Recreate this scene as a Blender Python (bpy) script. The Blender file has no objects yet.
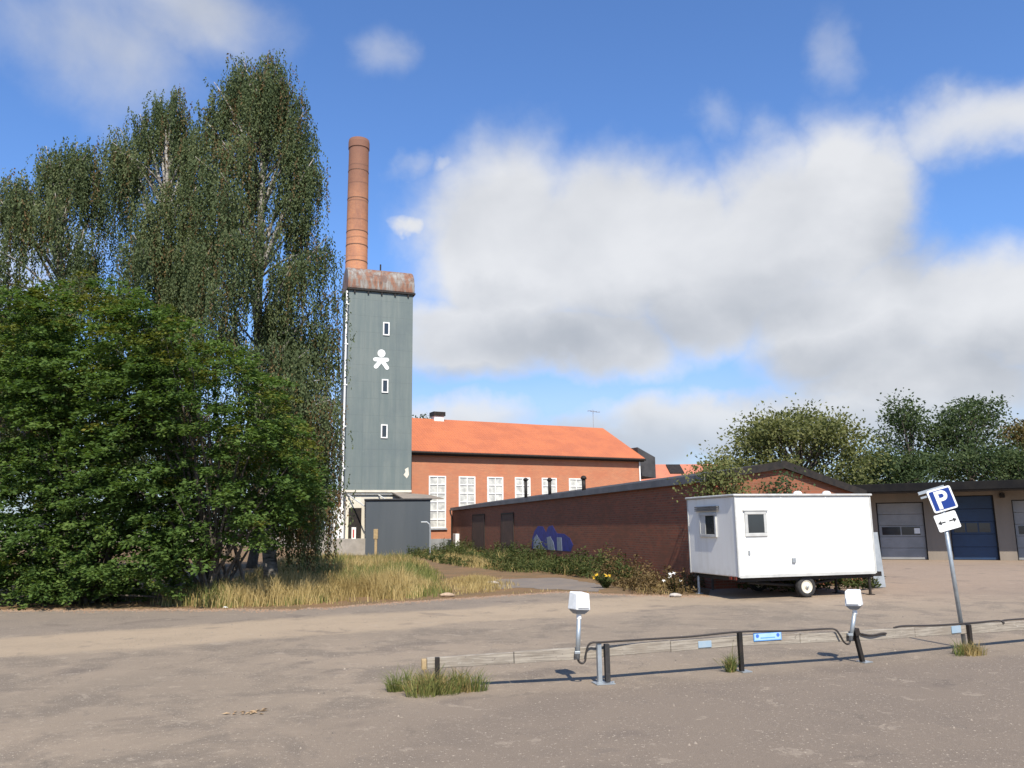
import bpy, math, random
import numpy as np
from mathutils import Vector, Matrix
random.seed(7)
rng = np.random.default_rng(11)
R = math.radians
scn = bpy.context.scene
col = scn.collection

# ------------------------------------------------------------------ camera
F = 803.0; PITCH = math.atan(142 / 803.0); ROLL = 0.013; H = 1.85
cam_d = bpy.data.cameras.new('camera')
cam = bpy.data.objects.new('camera', cam_d); col.objects.link(cam)
cam_d.sensor_width = 36; cam_d.lens = 36 * F / 1024; cam_d.clip_start = 0.1; cam_d.clip_end = 3000
cam.matrix_world = Matrix.Translation((0, 0, H)) @ Matrix.Rotation(math.pi / 2 + PITCH, 4, 'X') @ Matrix.Rotation(-ROLL, 4, 'Z')
scn.camera = cam

# ------------------------------------------------------------------ exposure
scn.view_settings.view_transform = 'Standard'
scn.view_settings.look = 'None'
scn.view_settings.gamma = 1
scn.view_settings.exposure = 0.88
scn.view_settings.use_curve_mapping = False

# ------------------------------------------------------------------ node helper
class NT:
    def __init__(s, tree): s.t = tree
    def put(s, sock, v):
        if v is None: return
        if isinstance(v, bpy.types.NodeSocket): s.t.links.new(v, sock)
        else:
            if sock.type == 'RGBA' and len(v) == 3: v = (*v, 1)
            sock.default_value = v
    def node(s, typ, props=None, **ins):
        n = s.t.nodes.new(typ)
        for k, v in (props or {}).items(): setattr(n, k, v)
        for k, v in ins.items():
            k = k.replace('_', ' ')
            s.put(n.inputs[k], v)
        return n
    def m(s, op, a, b=None, c=None, clamp=False):
        n = s.t.nodes.new('ShaderNodeMath'); n.operation = op; n.use_clamp = clamp
        for i, v in enumerate((a, b, c)):
            if v is not None: s.put(n.inputs[i], v)
        return n.outputs[0]
    def vm(s, op, a, b=None, out=0):
        n = s.t.nodes.new('ShaderNodeVectorMath'); n.operation = op
        s.put(n.inputs[0], a)
        if b is not None: s.put(n.inputs[1], b)
        return n.outputs[out]
    def xyz(s, v):
        n = s.t.nodes.new('ShaderNodeSeparateXYZ'); s.put(n.inputs[0], v); return n.outputs
    def vec(s, x, y, z):
        n = s.t.nodes.new('ShaderNodeCombineXYZ')
        for i, v in enumerate((x, y, z)): s.put(n.inputs[i], v)
        return n.outputs[0]
    def ss(s, v, lo, hi, a=0.0, b=1.0):
        n = s.t.nodes.new('ShaderNodeMapRange'); n.interpolation_type = 'SMOOTHSTEP'
        for i, q in enumerate((v, lo, hi, a, b)): s.put(n.inputs[i], q)
        return n.outputs[0]
    def mix(s, f, a, b, blend='MIX'):
        n = s.t.nodes.new('ShaderNodeMix'); n.data_type = 'RGBA'; n.blend_type = blend
        s.put(n.inputs[0], f); s.put(n.inputs[6], a); s.put(n.inputs[7], b)
        return n.outputs[2]
    def noise(s, v, scale, detail=4, rough=0.55, dist=0.0, out='Fac'):
        n = s.t.nodes.new('ShaderNodeTexNoise')
        if v is not None: s.put(n.inputs['Vector'], v)
        n.inputs['Scale'].default_value = scale; n.inputs['Detail'].default_value = detail
        n.inputs['Roughness'].default_value = rough; n.inputs['Distortion'].default_value = dist
        return n.outputs[out]
    def ramp(s, f, stops):
        n = s.t.nodes.new('ShaderNodeValToRGB'); s.put(n.inputs[0], f)
        e = n.color_ramp.elements
        while len(e) < len(stops): e.new(0.5)
        for q, (p, c) in zip(e, stops): q.position = p; q.color = (*c, 1)
        return n.outputs[0]

# ------------------------------------------------------------------ world: sky with clouds
SUN_AZ, SUN_EL = 9.0, 47.0         # sun stands behind the viewer, a little to the right
w = bpy.data.worlds.new('World'); scn.world = w; w.use_nodes = True
w.node_tree.nodes.clear()
N = NT(w.node_tree)
SKY_STRENGTH = 0.12
sky = N.node('ShaderNodeTexSky', dict(sky_type='NISHITA', sun_disc=False, sun_elevation=R(SUN_EL),
             sun_rotation=R(180 - SUN_AZ), altitude=100, air_density=1.0, dust_density=0.5, ozone_density=2.5))
tc = N.node('ShaderNodeTexCoord')
dirv = tc.outputs['Generated']
dx, dy, dz = N.xyz(dirv)
az = N.m('MULTIPLY', N.m('ARCTAN2', dx, dy), 57.2958)
el = N.m('MULTIPLY', N.m('ARCSINE', dz), 57.2958)
skyc = N.mix(1.0, sky.outputs[0], N.mix(N.ss(el, 3.0, 20.0), (0.50, 0.57, 0.72), (0.55, 0.725, 0.96)), 'MULTIPLY')
ae = N.vec(az, el, 0.0)
# domain warp so that the cloud edges are ragged
wz = N.noise(dirv, 4.5, 4, 0.55, 0.0, 'Color')
wz2 = N.noise(dirv, 17.0, 4, 0.6, 0.0, 'Color')
warp = N.vm('ADD', N.vm('MULTIPLY', N.vm('SUBTRACT', wz, (0.5, 0.5, 0.5)), (6.5, 5.5, 0)),
            N.vm('MULTIPLY', N.vm('SUBTRACT', wz2, (0.5, 0.5, 0.5)), (3.4, 2.8, 0)))
aew = N.vm('ADD', ae, warp)
def blob_field(v, blobs):
    out = None
    for (a, e, ra, re_, amp) in blobs:
        d = N.vm('LENGTH', N.vm('DIVIDE', N.vm('SUBTRACT', v, (a, e, 0)), (ra, re_, 1)), None, 1)
        g = N.ss(d, 0.0, 1.6, amp, 0.0)
        out = g if out is None else N.m('MAXIMUM', out, g)
    return out
# big cumulus: lobes as (azimuth, elevation, half width, half height, density)
main = [(0, 19.3, 8.6, 8.6, 1), (7, 19.3, 7.5, 7.4, 1), (13, 18.3, 7, 7, 1), (19, 19.3, 6.5, 7.2, 1), (23.7, 20.3, 5, 7, 1),
        (-2.5, 13.6, 6.5, 4.6, 1), (5, 13.2, 9, 3.6, .95), (15, 16, 9, 4.5, .95), (24, 13, 8.5, 5.8, 1), (31.5, 12.5, 8, 4.8, 1), (28, 9.0, 10, 3.2, .95),
        (34, 24, 9, 3.0, .66), (29, 23.5, 4, 2.0, .5),
        (-29, 29.5, 9, 6.0, .52), (-24, 33, 10, 4, .47), (-35, 16, 8, 6, .5), (-7.5, 21.5, 1.6, 1.0, .75), (-6, 24.5, 1.7, 1.0, .5),
        (-8, 25, 2.4, 1.4, .40), (-3.5, 25.5, 2.2, 1.2, .36), (24, 30, 2.5, 3.5, .36), (16, 28, 2.5, 2.5, .33), (-10, 33, 3, 3, .36),
        (15, 7.0, 13, 3.0, .86), (8, 5.5, 10, 3.0, .82), (-4, 6.5, 8, 2.6, .74), (25, 6.5, 12, 3.2, .88), (37, 9, 8, 3.4, .85),
        # clouds outside the frame, for the light and for other viewpoints
        (-80, 25, 20, 9, .8), (75, 22, 22, 10, .85), (130, 35, 22, 10, .6), (-140, 30, 20, 8, .6)]
fld = blob_field(aew, main)
fine = N.noise(dirv, 8.0, 5, 0.55, 0.3)
dens = N.m('ADD', fld, N.m('MULTIPLY', N.m('SUBTRACT', fine, 0.5), 0.42))
dens = N.ss(dens, 0.17, 0.74)
low = N.ss(el, 1.0, 14.0, 0.55, 0.0)           # thin bright veil near the horizon
dens = N.m('MAXIMUM', dens, low)
# cloud body: white tops, grey bases
grey = blob_field(aew, [(2, 12.6, 9, 2.6, 1), (10, 14.2, 7, 2.4, .9), (20, 15.5, 6, 2.6, .75), (23, 10.2, 8, 2.6, 1), (31, 9.2, 9, 2.6, 1),
                        (27.5, 17.5, 3.5, 4, .7), (-3, 10.2, 6, 1.6, .8), (-2, 16.6, 5, 1.3, .5), (10, 5.5, 12, 1.8, .6), (26, 6, 10, 1.7, .6), (-29, 29, 14, 8, .55), (-24, 34, 12, 4, .55)])
billow = N.noise(N.vm('MULTIPLY', dirv, (1, 1, 1.7)), 5.0, 5, 0.5, 0.2)
gf = N.m('ADD', N.m('MULTIPLY', grey, 0.60), N.m('MULTIPLY', N.m('SUBTRACT', billow, 0.47), 1.3), None, True)
K = 1 / (SKY_STRENGTH * 2 ** 0.75)
ccol = N.mix(gf, tuple(v * K for v in (0.75, 0.76, 0.78)), tuple(v * K for v in (0.36, 0.39, 0.44)))
ccol = N.mix(N.ss(el, 2.0, 9.0, 1.0, 0.0), ccol, tuple(v * K for v in (0.44, 0.53, 0.66)))
skyfin = N.mix(N.m('MULTIPLY', dens, 0.96), skyc, ccol)
bg = N.node('ShaderNodeBackground', None, Color=skyfin, Strength=SKY_STRENGTH)
wo = N.node('ShaderNodeOutputWorld'); w.node_tree.links.new(bg.outputs[0], wo.inputs[0])

# ------------------------------------------------------------------ sun
sd = bpy.data.lights.new('sun', 'SUN'); so = bpy.data.objects.new('sun', sd); col.objects.link(so)
sd.energy = 3.8; sd.angle = R(0.5); sd.color = (1.0, 0.93, 0.82)
ca = math.cos(R(SUN_EL))
sv = Vector((ca * math.sin(R(SUN_AZ)), -ca * math.cos(R(SUN_AZ)), math.sin(R(SUN_EL))))
so.rotation_euler = sv.to_track_quat('Z', 'Y').to_euler()
so.location = (20, -40, 60)

# ------------------------------------------------------------------ layout helpers
def ray(px, py):
    x = px - 512; y = 384 - py
    c, s = math.cos(ROLL), math.sin(ROLL)
    x0 = x * c + y * s; y0 = -x * s + y * c
    cp, sp = math.cos(PITCH), math.sin(PITCH)
    return (x0, F * cp - y0 * sp, F * sp + y0 * cp)
def ground(px, py, z=0.0):
    d = ray(px, py); t = (z - H) / d[2]; return Vector((d[0] * t, d[1] * t, z))
def at(px, py, Y):
    d = ray(px, py); t = Y / d[1]; return Vector((d[0] * t, Y, H + d[2] * t))

# ------------------------------------------------------------------ mesh helpers
class MB:
    def __init__(s, M=None): s.v = []; s.f = []; s.M = M
    def add(s, vs, fs, M=None):
        o = len(s.v)
        for p in vs:
            p = Vector(p)
            if M is not None: p = M @ p
            if s.M is not None: p = s.M @ p
            s.v.append(tuple(p))
        s.f += [tuple(i + o for i in f) for f in fs]
        return s
    def box(s, x0, x1, y0, y1, z0, z1, M=None):
        return s.add([(x0, y0, z0), (x1, y0, z0), (x1, y1, z0), (x0, y1, z0), (x0, y0, z1), (x1, y0, z1), (x1, y1, z1), (x0, y1, z1)],
                     [(0, 3, 2, 1), (4, 5, 6, 7), (0, 1, 5, 4), (1, 2, 6, 5), (2, 3, 7, 6), (3, 0, 4, 7)], M)
    def prism(s, poly, y0, y1, M=None):
        """poly: (x, z) outline, counter-clockwise seen from the front (-y)"""
        n = len(poly)
        vs = [(x, y0, z) for x, z in poly] + [(x, y1, z) for x, z in poly]
        fs = [tuple(range(n)), tuple(range(2 * n - 1, n - 1, -1))]
        fs += [(i, i + n, (i + 1) % n + n, (i + 1) % n) for i in range(n)]
        return s.add(vs, fs, M)
    def prism_x(s, poly, x0, x1, M=None):
        """poly: (y, z) outline"""
        n = len(poly)
        vs = [(x0, y, z) for y, z in poly] + [(x1, y, z) for y, z in poly]
        fs = [tuple(range(n)), tuple(range(2 * n - 1, n - 1, -1))]
        fs += [(i, i + n, (i + 1) % n + n, (i + 1) % n) for i in range(n)]
        return s.add(vs, fs, M)
    def tube(s, pts, r, n=8, M=None, cap=True):
        pts = [Vector(p) for p in pts]
        rs = r if isinstance(r, (list, tuple)) else [r] * len(pts)
        vs = []; fs = []; pu = None
        for i, p in enumerate(pts):
            t = (pts[min(i + 1, len(pts) - 1)] - pts[max(i - 1, 0)]).normalized()
            if pu is None:
                pu = Vector((0, 0, 1)) if abs(t.z) < 0.9 else Vector((1, 0, 0))
            u = (pu - t * pu.dot(t)).normalized(); v = t.cross(u); pu = u
            for k in range(n):
                a = 2 * math.pi * k / n
                vs.append(p + (u * math.cos(a) + v * math.sin(a)) * rs[i])
        for i in range(len(pts) - 1):
            for k in range(n):
                a = i * n + k; b = i * n + (k + 1) % n
                fs.append((a, b, b + n, a + n))
        if cap:
            fs.append(tuple(range(n - 1, -1, -1))); e = (len(pts) - 1) * n
            fs.append(tuple(range(e, e + n)))
        return s.add(vs, fs, M)
    def lathe(s, prof, n=24, M=None, cap=True):
        """prof: (radius, z) from bottom to top"""
        vs = [(r * math.cos(2 * math.pi * k / n), r * math.sin(2 * math.pi * k / n), z) for r, z in prof for k in range(n)]
        fs = [(i * n + k, i * n + (k + 1) % n, (i + 1) * n + (k + 1) % n, (i + 1) * n + k) for i in range(len(prof) - 1) for k in range(n)]
        if cap:
            fs.append(tuple(range(n - 1, -1, -1))); e = (len(prof) - 1) * n; fs.append(tuple(range(e, e + n)))
        return s.add(vs, fs, M)
    def build(s, name, m, parent=None, smooth=False, bevel=0.0, seg=2):
        me = bpy.data.meshes.new(name); me.from_pydata(s.v, [], s.f); me.update()
        o = bpy.data.objects.new(name, me); col.objects.link(o)
        me.materials.append(m)
        if parent is not None: o.parent = parent
        if smooth: me.polygons.foreach_set('use_smooth', [True] * len(me.polygons))
        if bevel:
            b = o.modifiers.new('bevel', 'BEVEL'); b.width = bevel; b.segments = seg; b.limit_method = 'ANGLE'; b.angle_limit = R(35)
        return o
def tag(o, label=None, cat=None, group=None, kind=None):
    if label: o['label'] = label
    if cat: o['category'] = cat
    if group: o['group'] = group
    if kind: o['kind'] = kind
    return o
def thing(name, label, cat, loc=(0, 0, 0), rz=0.0, group=None):
    o = bpy.data.objects.new(name, None); col.objects.link(o); o.empty_display_size = 0.3
    o.location = loc; o.rotation_euler = (0, 0, rz)
    return tag(o, label, cat, group)
def copy_tree(o, parent=None):
    c = o.copy(); col.objects.link(c); c.parent = parent
    for ch in list(o.children): copy_tree(ch, c)
    return c
def heading(h): return R(90 - h)                 # degrees right of straight ahead -> rotation of a local x axis
def arc(cx, cz, r, a0, a1, n): return [(cx + r * math.cos(R(a0 + (a1 - a0) * i / n)), cz + r * math.sin(R(a0 + (a1 - a0) * i / n))) for i in range(n + 1)]

def leaf_mesh(name, P, D, L, W, m, parent=None, up=None):
    """many small four-cornered leaves: base points P, directions D, length L, width W"""
    n = len(P); D = D / (np.linalg.norm(D, axis=1, keepdims=True) + 1e-9)
    A = rng.normal(size=(n, 3)) if up is None else up + 0.55 * rng.normal(size=(n, 3))
    S = np.cross(D, A); S /= (np.linalg.norm(S, axis=1, keepdims=True) + 1e-9)
    L = np.broadcast_to(L, (n,))[:, None]; W = np.broadcast_to(W, (n,))[:, None]
    V = np.empty((n, 4, 3)); V[:, 0] = P; V[:, 1] = P + D * L * .42 + S * W * .5; V[:, 2] = P + D * L; V[:, 3] = P + D * L * .42 - S * W * .5
    me = bpy.data.meshes.new(name)
    me.vertices.add(4 * n); me.vertices.foreach_set('co', V.reshape(-1).astype(np.float32))
    me.loops.add(4 * n); me.loops.foreach_set('vertex_index', np.arange(4 * n, dtype=np.int32))
    me.polygons.add(n); me.polygons.foreach_set('loop_start', np.arange(0, 4 * n, 4, dtype=np.int32))
    me.update(calc_edges=True); me.validate()
    me.materials.append(m)
    o = bpy.data.objects.new(name, me); col.objects.link(o)
    if parent is not None: o.parent = parent
    return o
def blade_mesh(name, P, Hh, lean, wd, m, parent=None):
    """bent grass blades: base P, height Hh, horizontal lean vector, width"""
    n = len(P); a = rng.uniform(0, 2 * math.pi, n)
    S = np.stack([np.cos(a), np.sin(a), np.zeros(n)], 1) * wd[:, None] * .5
    up = np.zeros((n, 3)); up[:, 2] = Hh
    ln = np.concatenate([lean, np.zeros((n, 1))], 1)
    V = np.empty((n, 5, 3))
    V[:, 0] = P - S; V[:, 1] = P + S
    mid = P + up * .55 + ln * .3
    V[:, 2] = mid + S * .75; V[:, 3] = mid - S * .75; V[:, 4] = P + up * (1 - .25 * np.linalg.norm(lean, axis=1) / Hh)[:, None] + ln
    idx = np.array([0, 1, 2, 3, 3, 2, 4]); LI = (np.arange(n)[:, None] * 5 + idx[None]).reshape(-1).astype(np.int32)
    st = (np.arange(n)[:, None] * 7 + np.array([0, 4])[None]).reshape(-1).astype(np.int32)
    me = bpy.data.meshes.new(name)
    me.vertices.add(5 * n); me.vertices.foreach_set('co', V.reshape(-1).astype(np.float32))
    me.loops.add(len(LI)); me.loops.foreach_set('vertex_index', LI)
    me.polygons.add(2 * n); me.polygons.foreach_set('loop_start', st)
    me.update(calc_edges=True); me.validate()
    me.materials.append(m)
    o = bpy.data.objects.new(name, me); col.objects.link(o)
    if parent is not None: o.parent = parent
    return o

# ------------------------------------------------------------------ materials
def new_mat(name):
    m = bpy.data.materials.new(name); m.use_nodes = True; m.node_tree.nodes.clear()
    n = NT(m.node_tree); o = n.node('ShaderNodeOutputMaterial')
    b = n.node('ShaderNodeBsdfPrincipled'); m.node_tree.links.new(b.outputs[0], o.inputs[0])
    n.out = o; n.b = b; n.oc = n.node('ShaderNodeTexCoord').outputs['Object']
    return m, n
def fin(n, colr, rough=0.6, bump=None, dist=0.01, strength=0.5, metal=0.0, spec=None):
    n.put(n.b.inputs['Base Color'], colr); n.put(n.b.inputs['Roughness'], rough); n.put(n.b.inputs['Metallic'], metal)
    if spec is not None: n.b.inputs['Specular IOR Level'].default_value = spec
    if bump is not None:
        bn = n.node('ShaderNodeBump', None, Height=bump, Distance=dist, Strength=strength)
        n.t.links.new(bn.outputs[0], n.b.inputs['Normal'])
def worn(name, c1, c2, scale=3.0, rough=0.6, fine_amt=0.12, metal=0.0, spec=None, streak=False, bumpd=0.0):
    """painted / weathered surface: two tones mixed by noise, with a little fine grain"""
    m, n = new_mat(name)
    v = n.vm('MULTIPLY', n.oc, (1, 1, .12)) if streak else n.oc
    a = n.noise(v, scale, 6, 0.62)
    f = n.ss(a, .3, .7)
    g = n.noise(n.oc, scale * 22, 3, 0.6)
    f = n.m('ADD', f, n.m('MULTIPLY', n.m('SUBTRACT', g, .5), fine_amt * 4), None, True)
    fin(n, n.mix(f, c1, c2), rough, g if bumpd else None, bumpd or .01, .5, metal, spec)
    return m
def brick_mat(name, c1, c2, mortar, dirt, rough=.85, scale=1.0):
    m, n = new_mat(name)
    x, y, z = n.xyz(n.oc)
    v = n.vec(n.m('ADD', x, y), z, 0.0)
    bt = n.node('ShaderNodeTexBrick', dict(offset=.5), Vector=v, Color1=c1, Color2=c2, Mortar=mortar, Scale=scale)
    bt.inputs['Mortar Size'].default_value = .012; bt.inputs['Brick Width'].default_value = .26; bt.inputs['Row Height'].default_value = .08
    bt.inputs['Bias'].default_value = 0.0
    big = n.noise(n.vm('MULTIPLY', n.oc, (1, 1, 1.6)), .55, 6, .6)
    patch = n.noise(n.vm('MULTIPLY', n.oc, (1, 1, 4.0)), 1.7, 5, .65)
    c = n.mix(n.ss(big, .42, .72), bt.outputs['Color'], dirt)
    c = n.mix(n.ss(patch, .45, .7, 0, .55), c, tuple(min(1, q * 1.25) for q in c1))
    fin(n, c, rough, bt.outputs['Fac'], .008, -.4)
    return m
def leaf_mat(name, dark, mid, light, trans=.30, rough=.7, clump=.7):
    m, n = new_mat(name)
    gi = n.node('ShaderNodeNewGeometry')
    rnd = gi.outputs['Random Per Island']
    cl = n.noise(n.oc, clump, 3, .6)
    f = n.m('ADD', n.m('MULTIPLY', rnd, .55), n.m('MULTIPLY', n.ss(cl, .3, .7), .45), None, True)
    c = n.ramp(f, [(0.0, dark), (.5, mid), (1.0, light)])
    n.put(n.b.inputs['Base Color'], c); n.b.inputs['Roughness'].default_value = rough; n.b.inputs['Specular IOR Level'].default_value = .08
    tr = n.node('ShaderNodeBsdfTranslucent', None, Color=n.mix(1.0, c, (1.0, 1.05, .5), 'MULTIPLY'))
    mx = n.node('ShaderNodeMixShader', None, Fac=trans)
    n.t.links.new(n.b.outputs[0], mx.inputs[1]); n.t.links.new(tr.outputs[0], mx.inputs[2]); n.t.links.new(mx.outputs[0], n.out.inputs[0])
    return m
M = {}
def simple(name, c, rough=.5, metal=0.0, spec=None):
    m, n = new_mat(name); fin(n, c, rough, None, .01, .5, metal, spec); return m

# asphalt of the lot: grey-tan, with paler dusty lanes, darker patches, cracks and aggregate
def asphalt():
    m, n = new_mat('asphalt')
    x, y, z = n.xyz(n.oc)
    big = n.noise(n.oc, .16, 5, .6, .4)
    med = n.noise(n.oc, .9, 6, .65, .3)
    mot = n.noise(n.oc, 4.5, 5, .6)
    agg = n.noise(n.oc, 95, 3, .7)
    c = n.mix(n.ss(big, .35, .65), (.170, .135, .102), (.228, .179, .133))
    c = n.mix(n.ss(med, .46, .62, 0, .85), c, (.122, .098, .077))
    c = n.mix(n.ss(mot, .50, .75, 0, .45), c, (.27, .216, .162))
    # old lane: a paler strip running diagonally past the verge, with a newer dark strip behind it
    wob = n.m('MULTIPLY', n.m('SUBTRACT', n.noise(n.oc, .35, 4, .6), .5), 2.2)
    wob = n.m('ADD', wob, n.m('MULTIPLY', n.m('SUBTRACT', mot, .5), .35))
    d = n.m('ADD', n.m('SUBTRACT', n.m('MULTIPLY', y, .8829), n.m('MULTIPLY', x, .4696)), wob)      # distance across the lane
    lane = n.m('MULTIPLY', n.ss(d, 14.3, 14.9), n.ss(d, 17.0, 17.9, 1, 0))
    lane = n.m('MULTIPLY', lane, n.ss(x, 2.0, 8.0, 1, .35))
    c = n.mix(n.m('MULTIPLY', lane, .58), c, (.35, .268, .182))
    dark = n.m('MULTIPLY', n.ss(d, 17.3, 18.2), n.ss(d, 23.5, 25.0, 1, 0))
    dark = n.m('MULTIPLY', dark, n.ss(x, -2.0, 3.0, 1, 0))
    c = n.mix(n.m('MULTIPLY', dark, .7), c, (.148, .121, .100))
    # reddish gravel dust on the far side of the lot
    far = n.m('MULTIPLY', n.ss(y, 17, 24), n.ss(x, 3.0, 9.0))
    c = n.mix(n.m('MULTIPLY', far, .65), c, (.25, .180, .136))
    # the bay in front of the rail is darker, with oily stains
    bay = n.m('MULTIPLY', n.ss(n.m('SUBTRACT', y, n.m('ADD', n.m('MULTIPLY', x, .33), wob)), 9.0, 10.2, 1, 0), n.ss(x, -3.5, .5))
    c = n.mix(n.m('MULTIPLY', bay, .75), c, (.130, .101, .080))
    oil = n.noise(n.oc, .75, 3, .5, .6)
    c = n.mix(n.m('MULTIPLY', n.ss(oil, .60, .70), .45), c, (.072, .056, .050))
    vo = n.node('ShaderNodeTexVoronoi', dict(feature='DISTANCE_TO_EDGE'), Vector=n.vm('ADD', n.oc, n.vm('MULTIPLY', n.noise(n.oc, 1.2, 4, .6, 0, 'Color'), (1.6, 1.6, 0))), Scale=.33)
    crack = n.m('MULTIPLY', n.ss(vo.outputs['Distance'], .002, .010, 1, 0), n.ss(n.noise(n.oc, .5, 2), .50, .62))
    c = n.mix(n.m('MULTIPLY', crack, .35), c, (.05, .042, .036))
    # pale worn spots and loose grit with crisp edges, dark tar dabs
    grit = n.noise(n.oc, 26, 4, .7)
    spot = n.noise(n.oc, 2.1, 6, .72, .5)
    c = n.mix(n.ss(spot, .60, .635, 0, .35), c, (.33, .275, .215))
    c = n.mix(n.m('MULTIPLY', n.ss(spot, .385, .36), .35), c, (.10, .082, .070))
    c = n.mix(n.m('MULTIPLY', n.ss(grit, .60, .66), n.ss(med, .32, .55)), c, (.42, .36, .29))
    c = n.mix(n.ss(grit, .38, .32, 0, .6), c, (.080, .066, .056))
    c = n.mix(n.ss(agg, .35, .70, 0, .38), c, (.30, .26, .22))
    c = n.mix(n.ss(agg, .30, .42, .35, 0), c, (.05, .045, .04))
    c = n.mix(1.0, c, (1.13, 1.115, 1.05), 'MULTIPLY')
    h = n.m('ADD', n.m('MULTIPLY', agg, .6), n.m('MULTIPLY', mot, .6))
    fin(n, c, .92, n.m('ADD', h, n.m('MULTIPLY', grit, .7)), .016, .6, 0, .25)
    return m
M['asphalt'] = asphalt()
def soil():
    m, n = new_mat('soil')
    a = n.noise(n.oc, .8, 6, .65); g = n.noise(n.oc, 40, 4, .7)
    c = n.mix(n.ss(a, .35, .65), (.20, .118, .058), (.14, .096, .050))
    c = n.mix(n.ss(g, .45, .7, 0, .6), c, (.27, .19, .11))
    fin(n, c, .95, g, .03, .7, 0, .2); return m
M['soil'] = soil()
M['gravel'] = worn('gravel', (.15, .128, .108), (.20, .160, .122), 1.1, .95, .5, bumpd=.02)
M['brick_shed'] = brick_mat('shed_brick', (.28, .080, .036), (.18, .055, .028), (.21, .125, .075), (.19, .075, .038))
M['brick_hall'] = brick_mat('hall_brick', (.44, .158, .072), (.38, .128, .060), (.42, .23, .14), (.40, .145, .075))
M['brick_low'] = brick_mat('low_brick', (.24, .085, .055), (.18, .065, .045), (.22, .15, .12), (.17, .075, .055))
M['white_paint'] = worn('white_paint', (.80, .79, .75), (.70, .69, .65), 2.0, .5, .08)
M['cream'] = worn('cream_plaster', (.66, .61, .49), (.54, .50, .41), 1.2, .85, .15, streak=True)
M['plaster'] = worn('beige_plaster', (.245, .205, .16), (.18, .155, .125), 1.0, .85, .18, streak=True)
M['black'] = worn('black_metal', (.016, .015, .014), (.034, .027, .022), 6, .6, .2, 0, .2)
M['dark_roof'] = worn('roofing_felt', (.040, .040, .042), (.065, .064, .066), 1.2, .85, .2, 0, .2)
M['fascia'] = worn('grey_fascia', (.155, .155, .158), (.10, .10, .102), 1.4, .6, .15)
M['steel'] = worn('galvanised_steel', (.42, .46, .48), (.32, .35, .36), 9, .42, .15, .55)
M['grey_metal'] = worn('grey_metal', (.33, .35, .36), (.25, .27, .28), 4, .5, .1, .2)
M['rubber'] = worn('rubber', (.018, .018, .018), (.035, .032, .03), 20, .8, .2)
M['cable'] = simple('cable', (.030, .024, .020), .6)
def timber():
    m, n = new_mat('weathered_timber')
    g = n.noise(n.vm('MULTIPLY', n.oc, (1.2, 1.2, 22)), 2.4, 6, .7)
    a = n.noise(n.oc, 2.2, 5, .65); k = n.noise(n.oc, 16, 4, .7)
    c = n.mix(n.ss(g, .35, .66), (.20, .172, .138), (.35, .312, .255))
    c = n.mix(n.ss(a, .48, .68, 0, .6), c, (.24, .20, .155))
    c = n.mix(n.ss(k, .62, .70, 0, .6), c, (.42, .39, .33)); c = n.mix(n.ss(k, .36, .30, 0, .7), c, (.09, .075, .06))
    c = n.mix(n.ss(g, .34, .29, 0, .8), c, (.07, .055, .045))
    fin(n, c, .9, g, .012, .6, 0, .2); return m
M['timber'] = timber()
M['timber_end'] = worn('timber_end', (.40, .29, .15), (.27, .19, .10), 14, .9, .2)
M['hut_white'] = None
def glass(name, c, rough=.08):
    m, n = new_mat(name); a = n.noise(n.oc, 1.3, 3)
    fin(n, n.mix(a, c, tuple(q * 1.6 for q in c)), rough, None, .01, .5, 0, .7); return m
M['glass'] = glass('dark_glass', (.020, .024, .026))
def frosted():
    m, n = new_mat('frosted_pane')
    x, y, z = n.xyz(n.oc)
    a = n.noise(n.vec(n.m('MULTIPLY', x, 1.0), 0.0, n.m('MULTIPLY', z, 1.0)), 2.2, 3, .6)
    c = n.mix(n.ss(a, .35, .65), (.40, .40, .37), (.62, .62, .56)); fin(n, c, .25); return m
M['frosted'] = frosted()
def roof_tiles(name, c1, c2, c3):
    m, n = new_mat(name)
    x, y, z = n.xyz(n.oc)
    rows = n.m('FRACT', n.m('MULTIPLY', z, 5.2)); cols = n.m('SINE', n.m('MULTIPLY', x, 26.0))
    a = n.noise(n.oc, .45, 6, .62); b = n.noise(n.vm('MULTIPLY', n.oc, (3, 3, 10)), 1.5, 4, .7)
    c = n.mix(n.ss(a, .35, .68), c1, c2); c = n.mix(n.ss(b, .5, .75, 0, .6), c, c3)
    fin(n, c, .75, n.m('ADD', rows, n.m('MULTIPLY', cols, .5)), .04, .6); return m
M['tiles'] = roof_tiles('orange_tiles', (.46, .138, .052), (.38, .112, .046), (.26, .088, .044))
M['tiles_old'] = roof_tiles('old_tiles', (.48, .165, .09), (.38, .13, .08), (.28, .11, .075))
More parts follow.
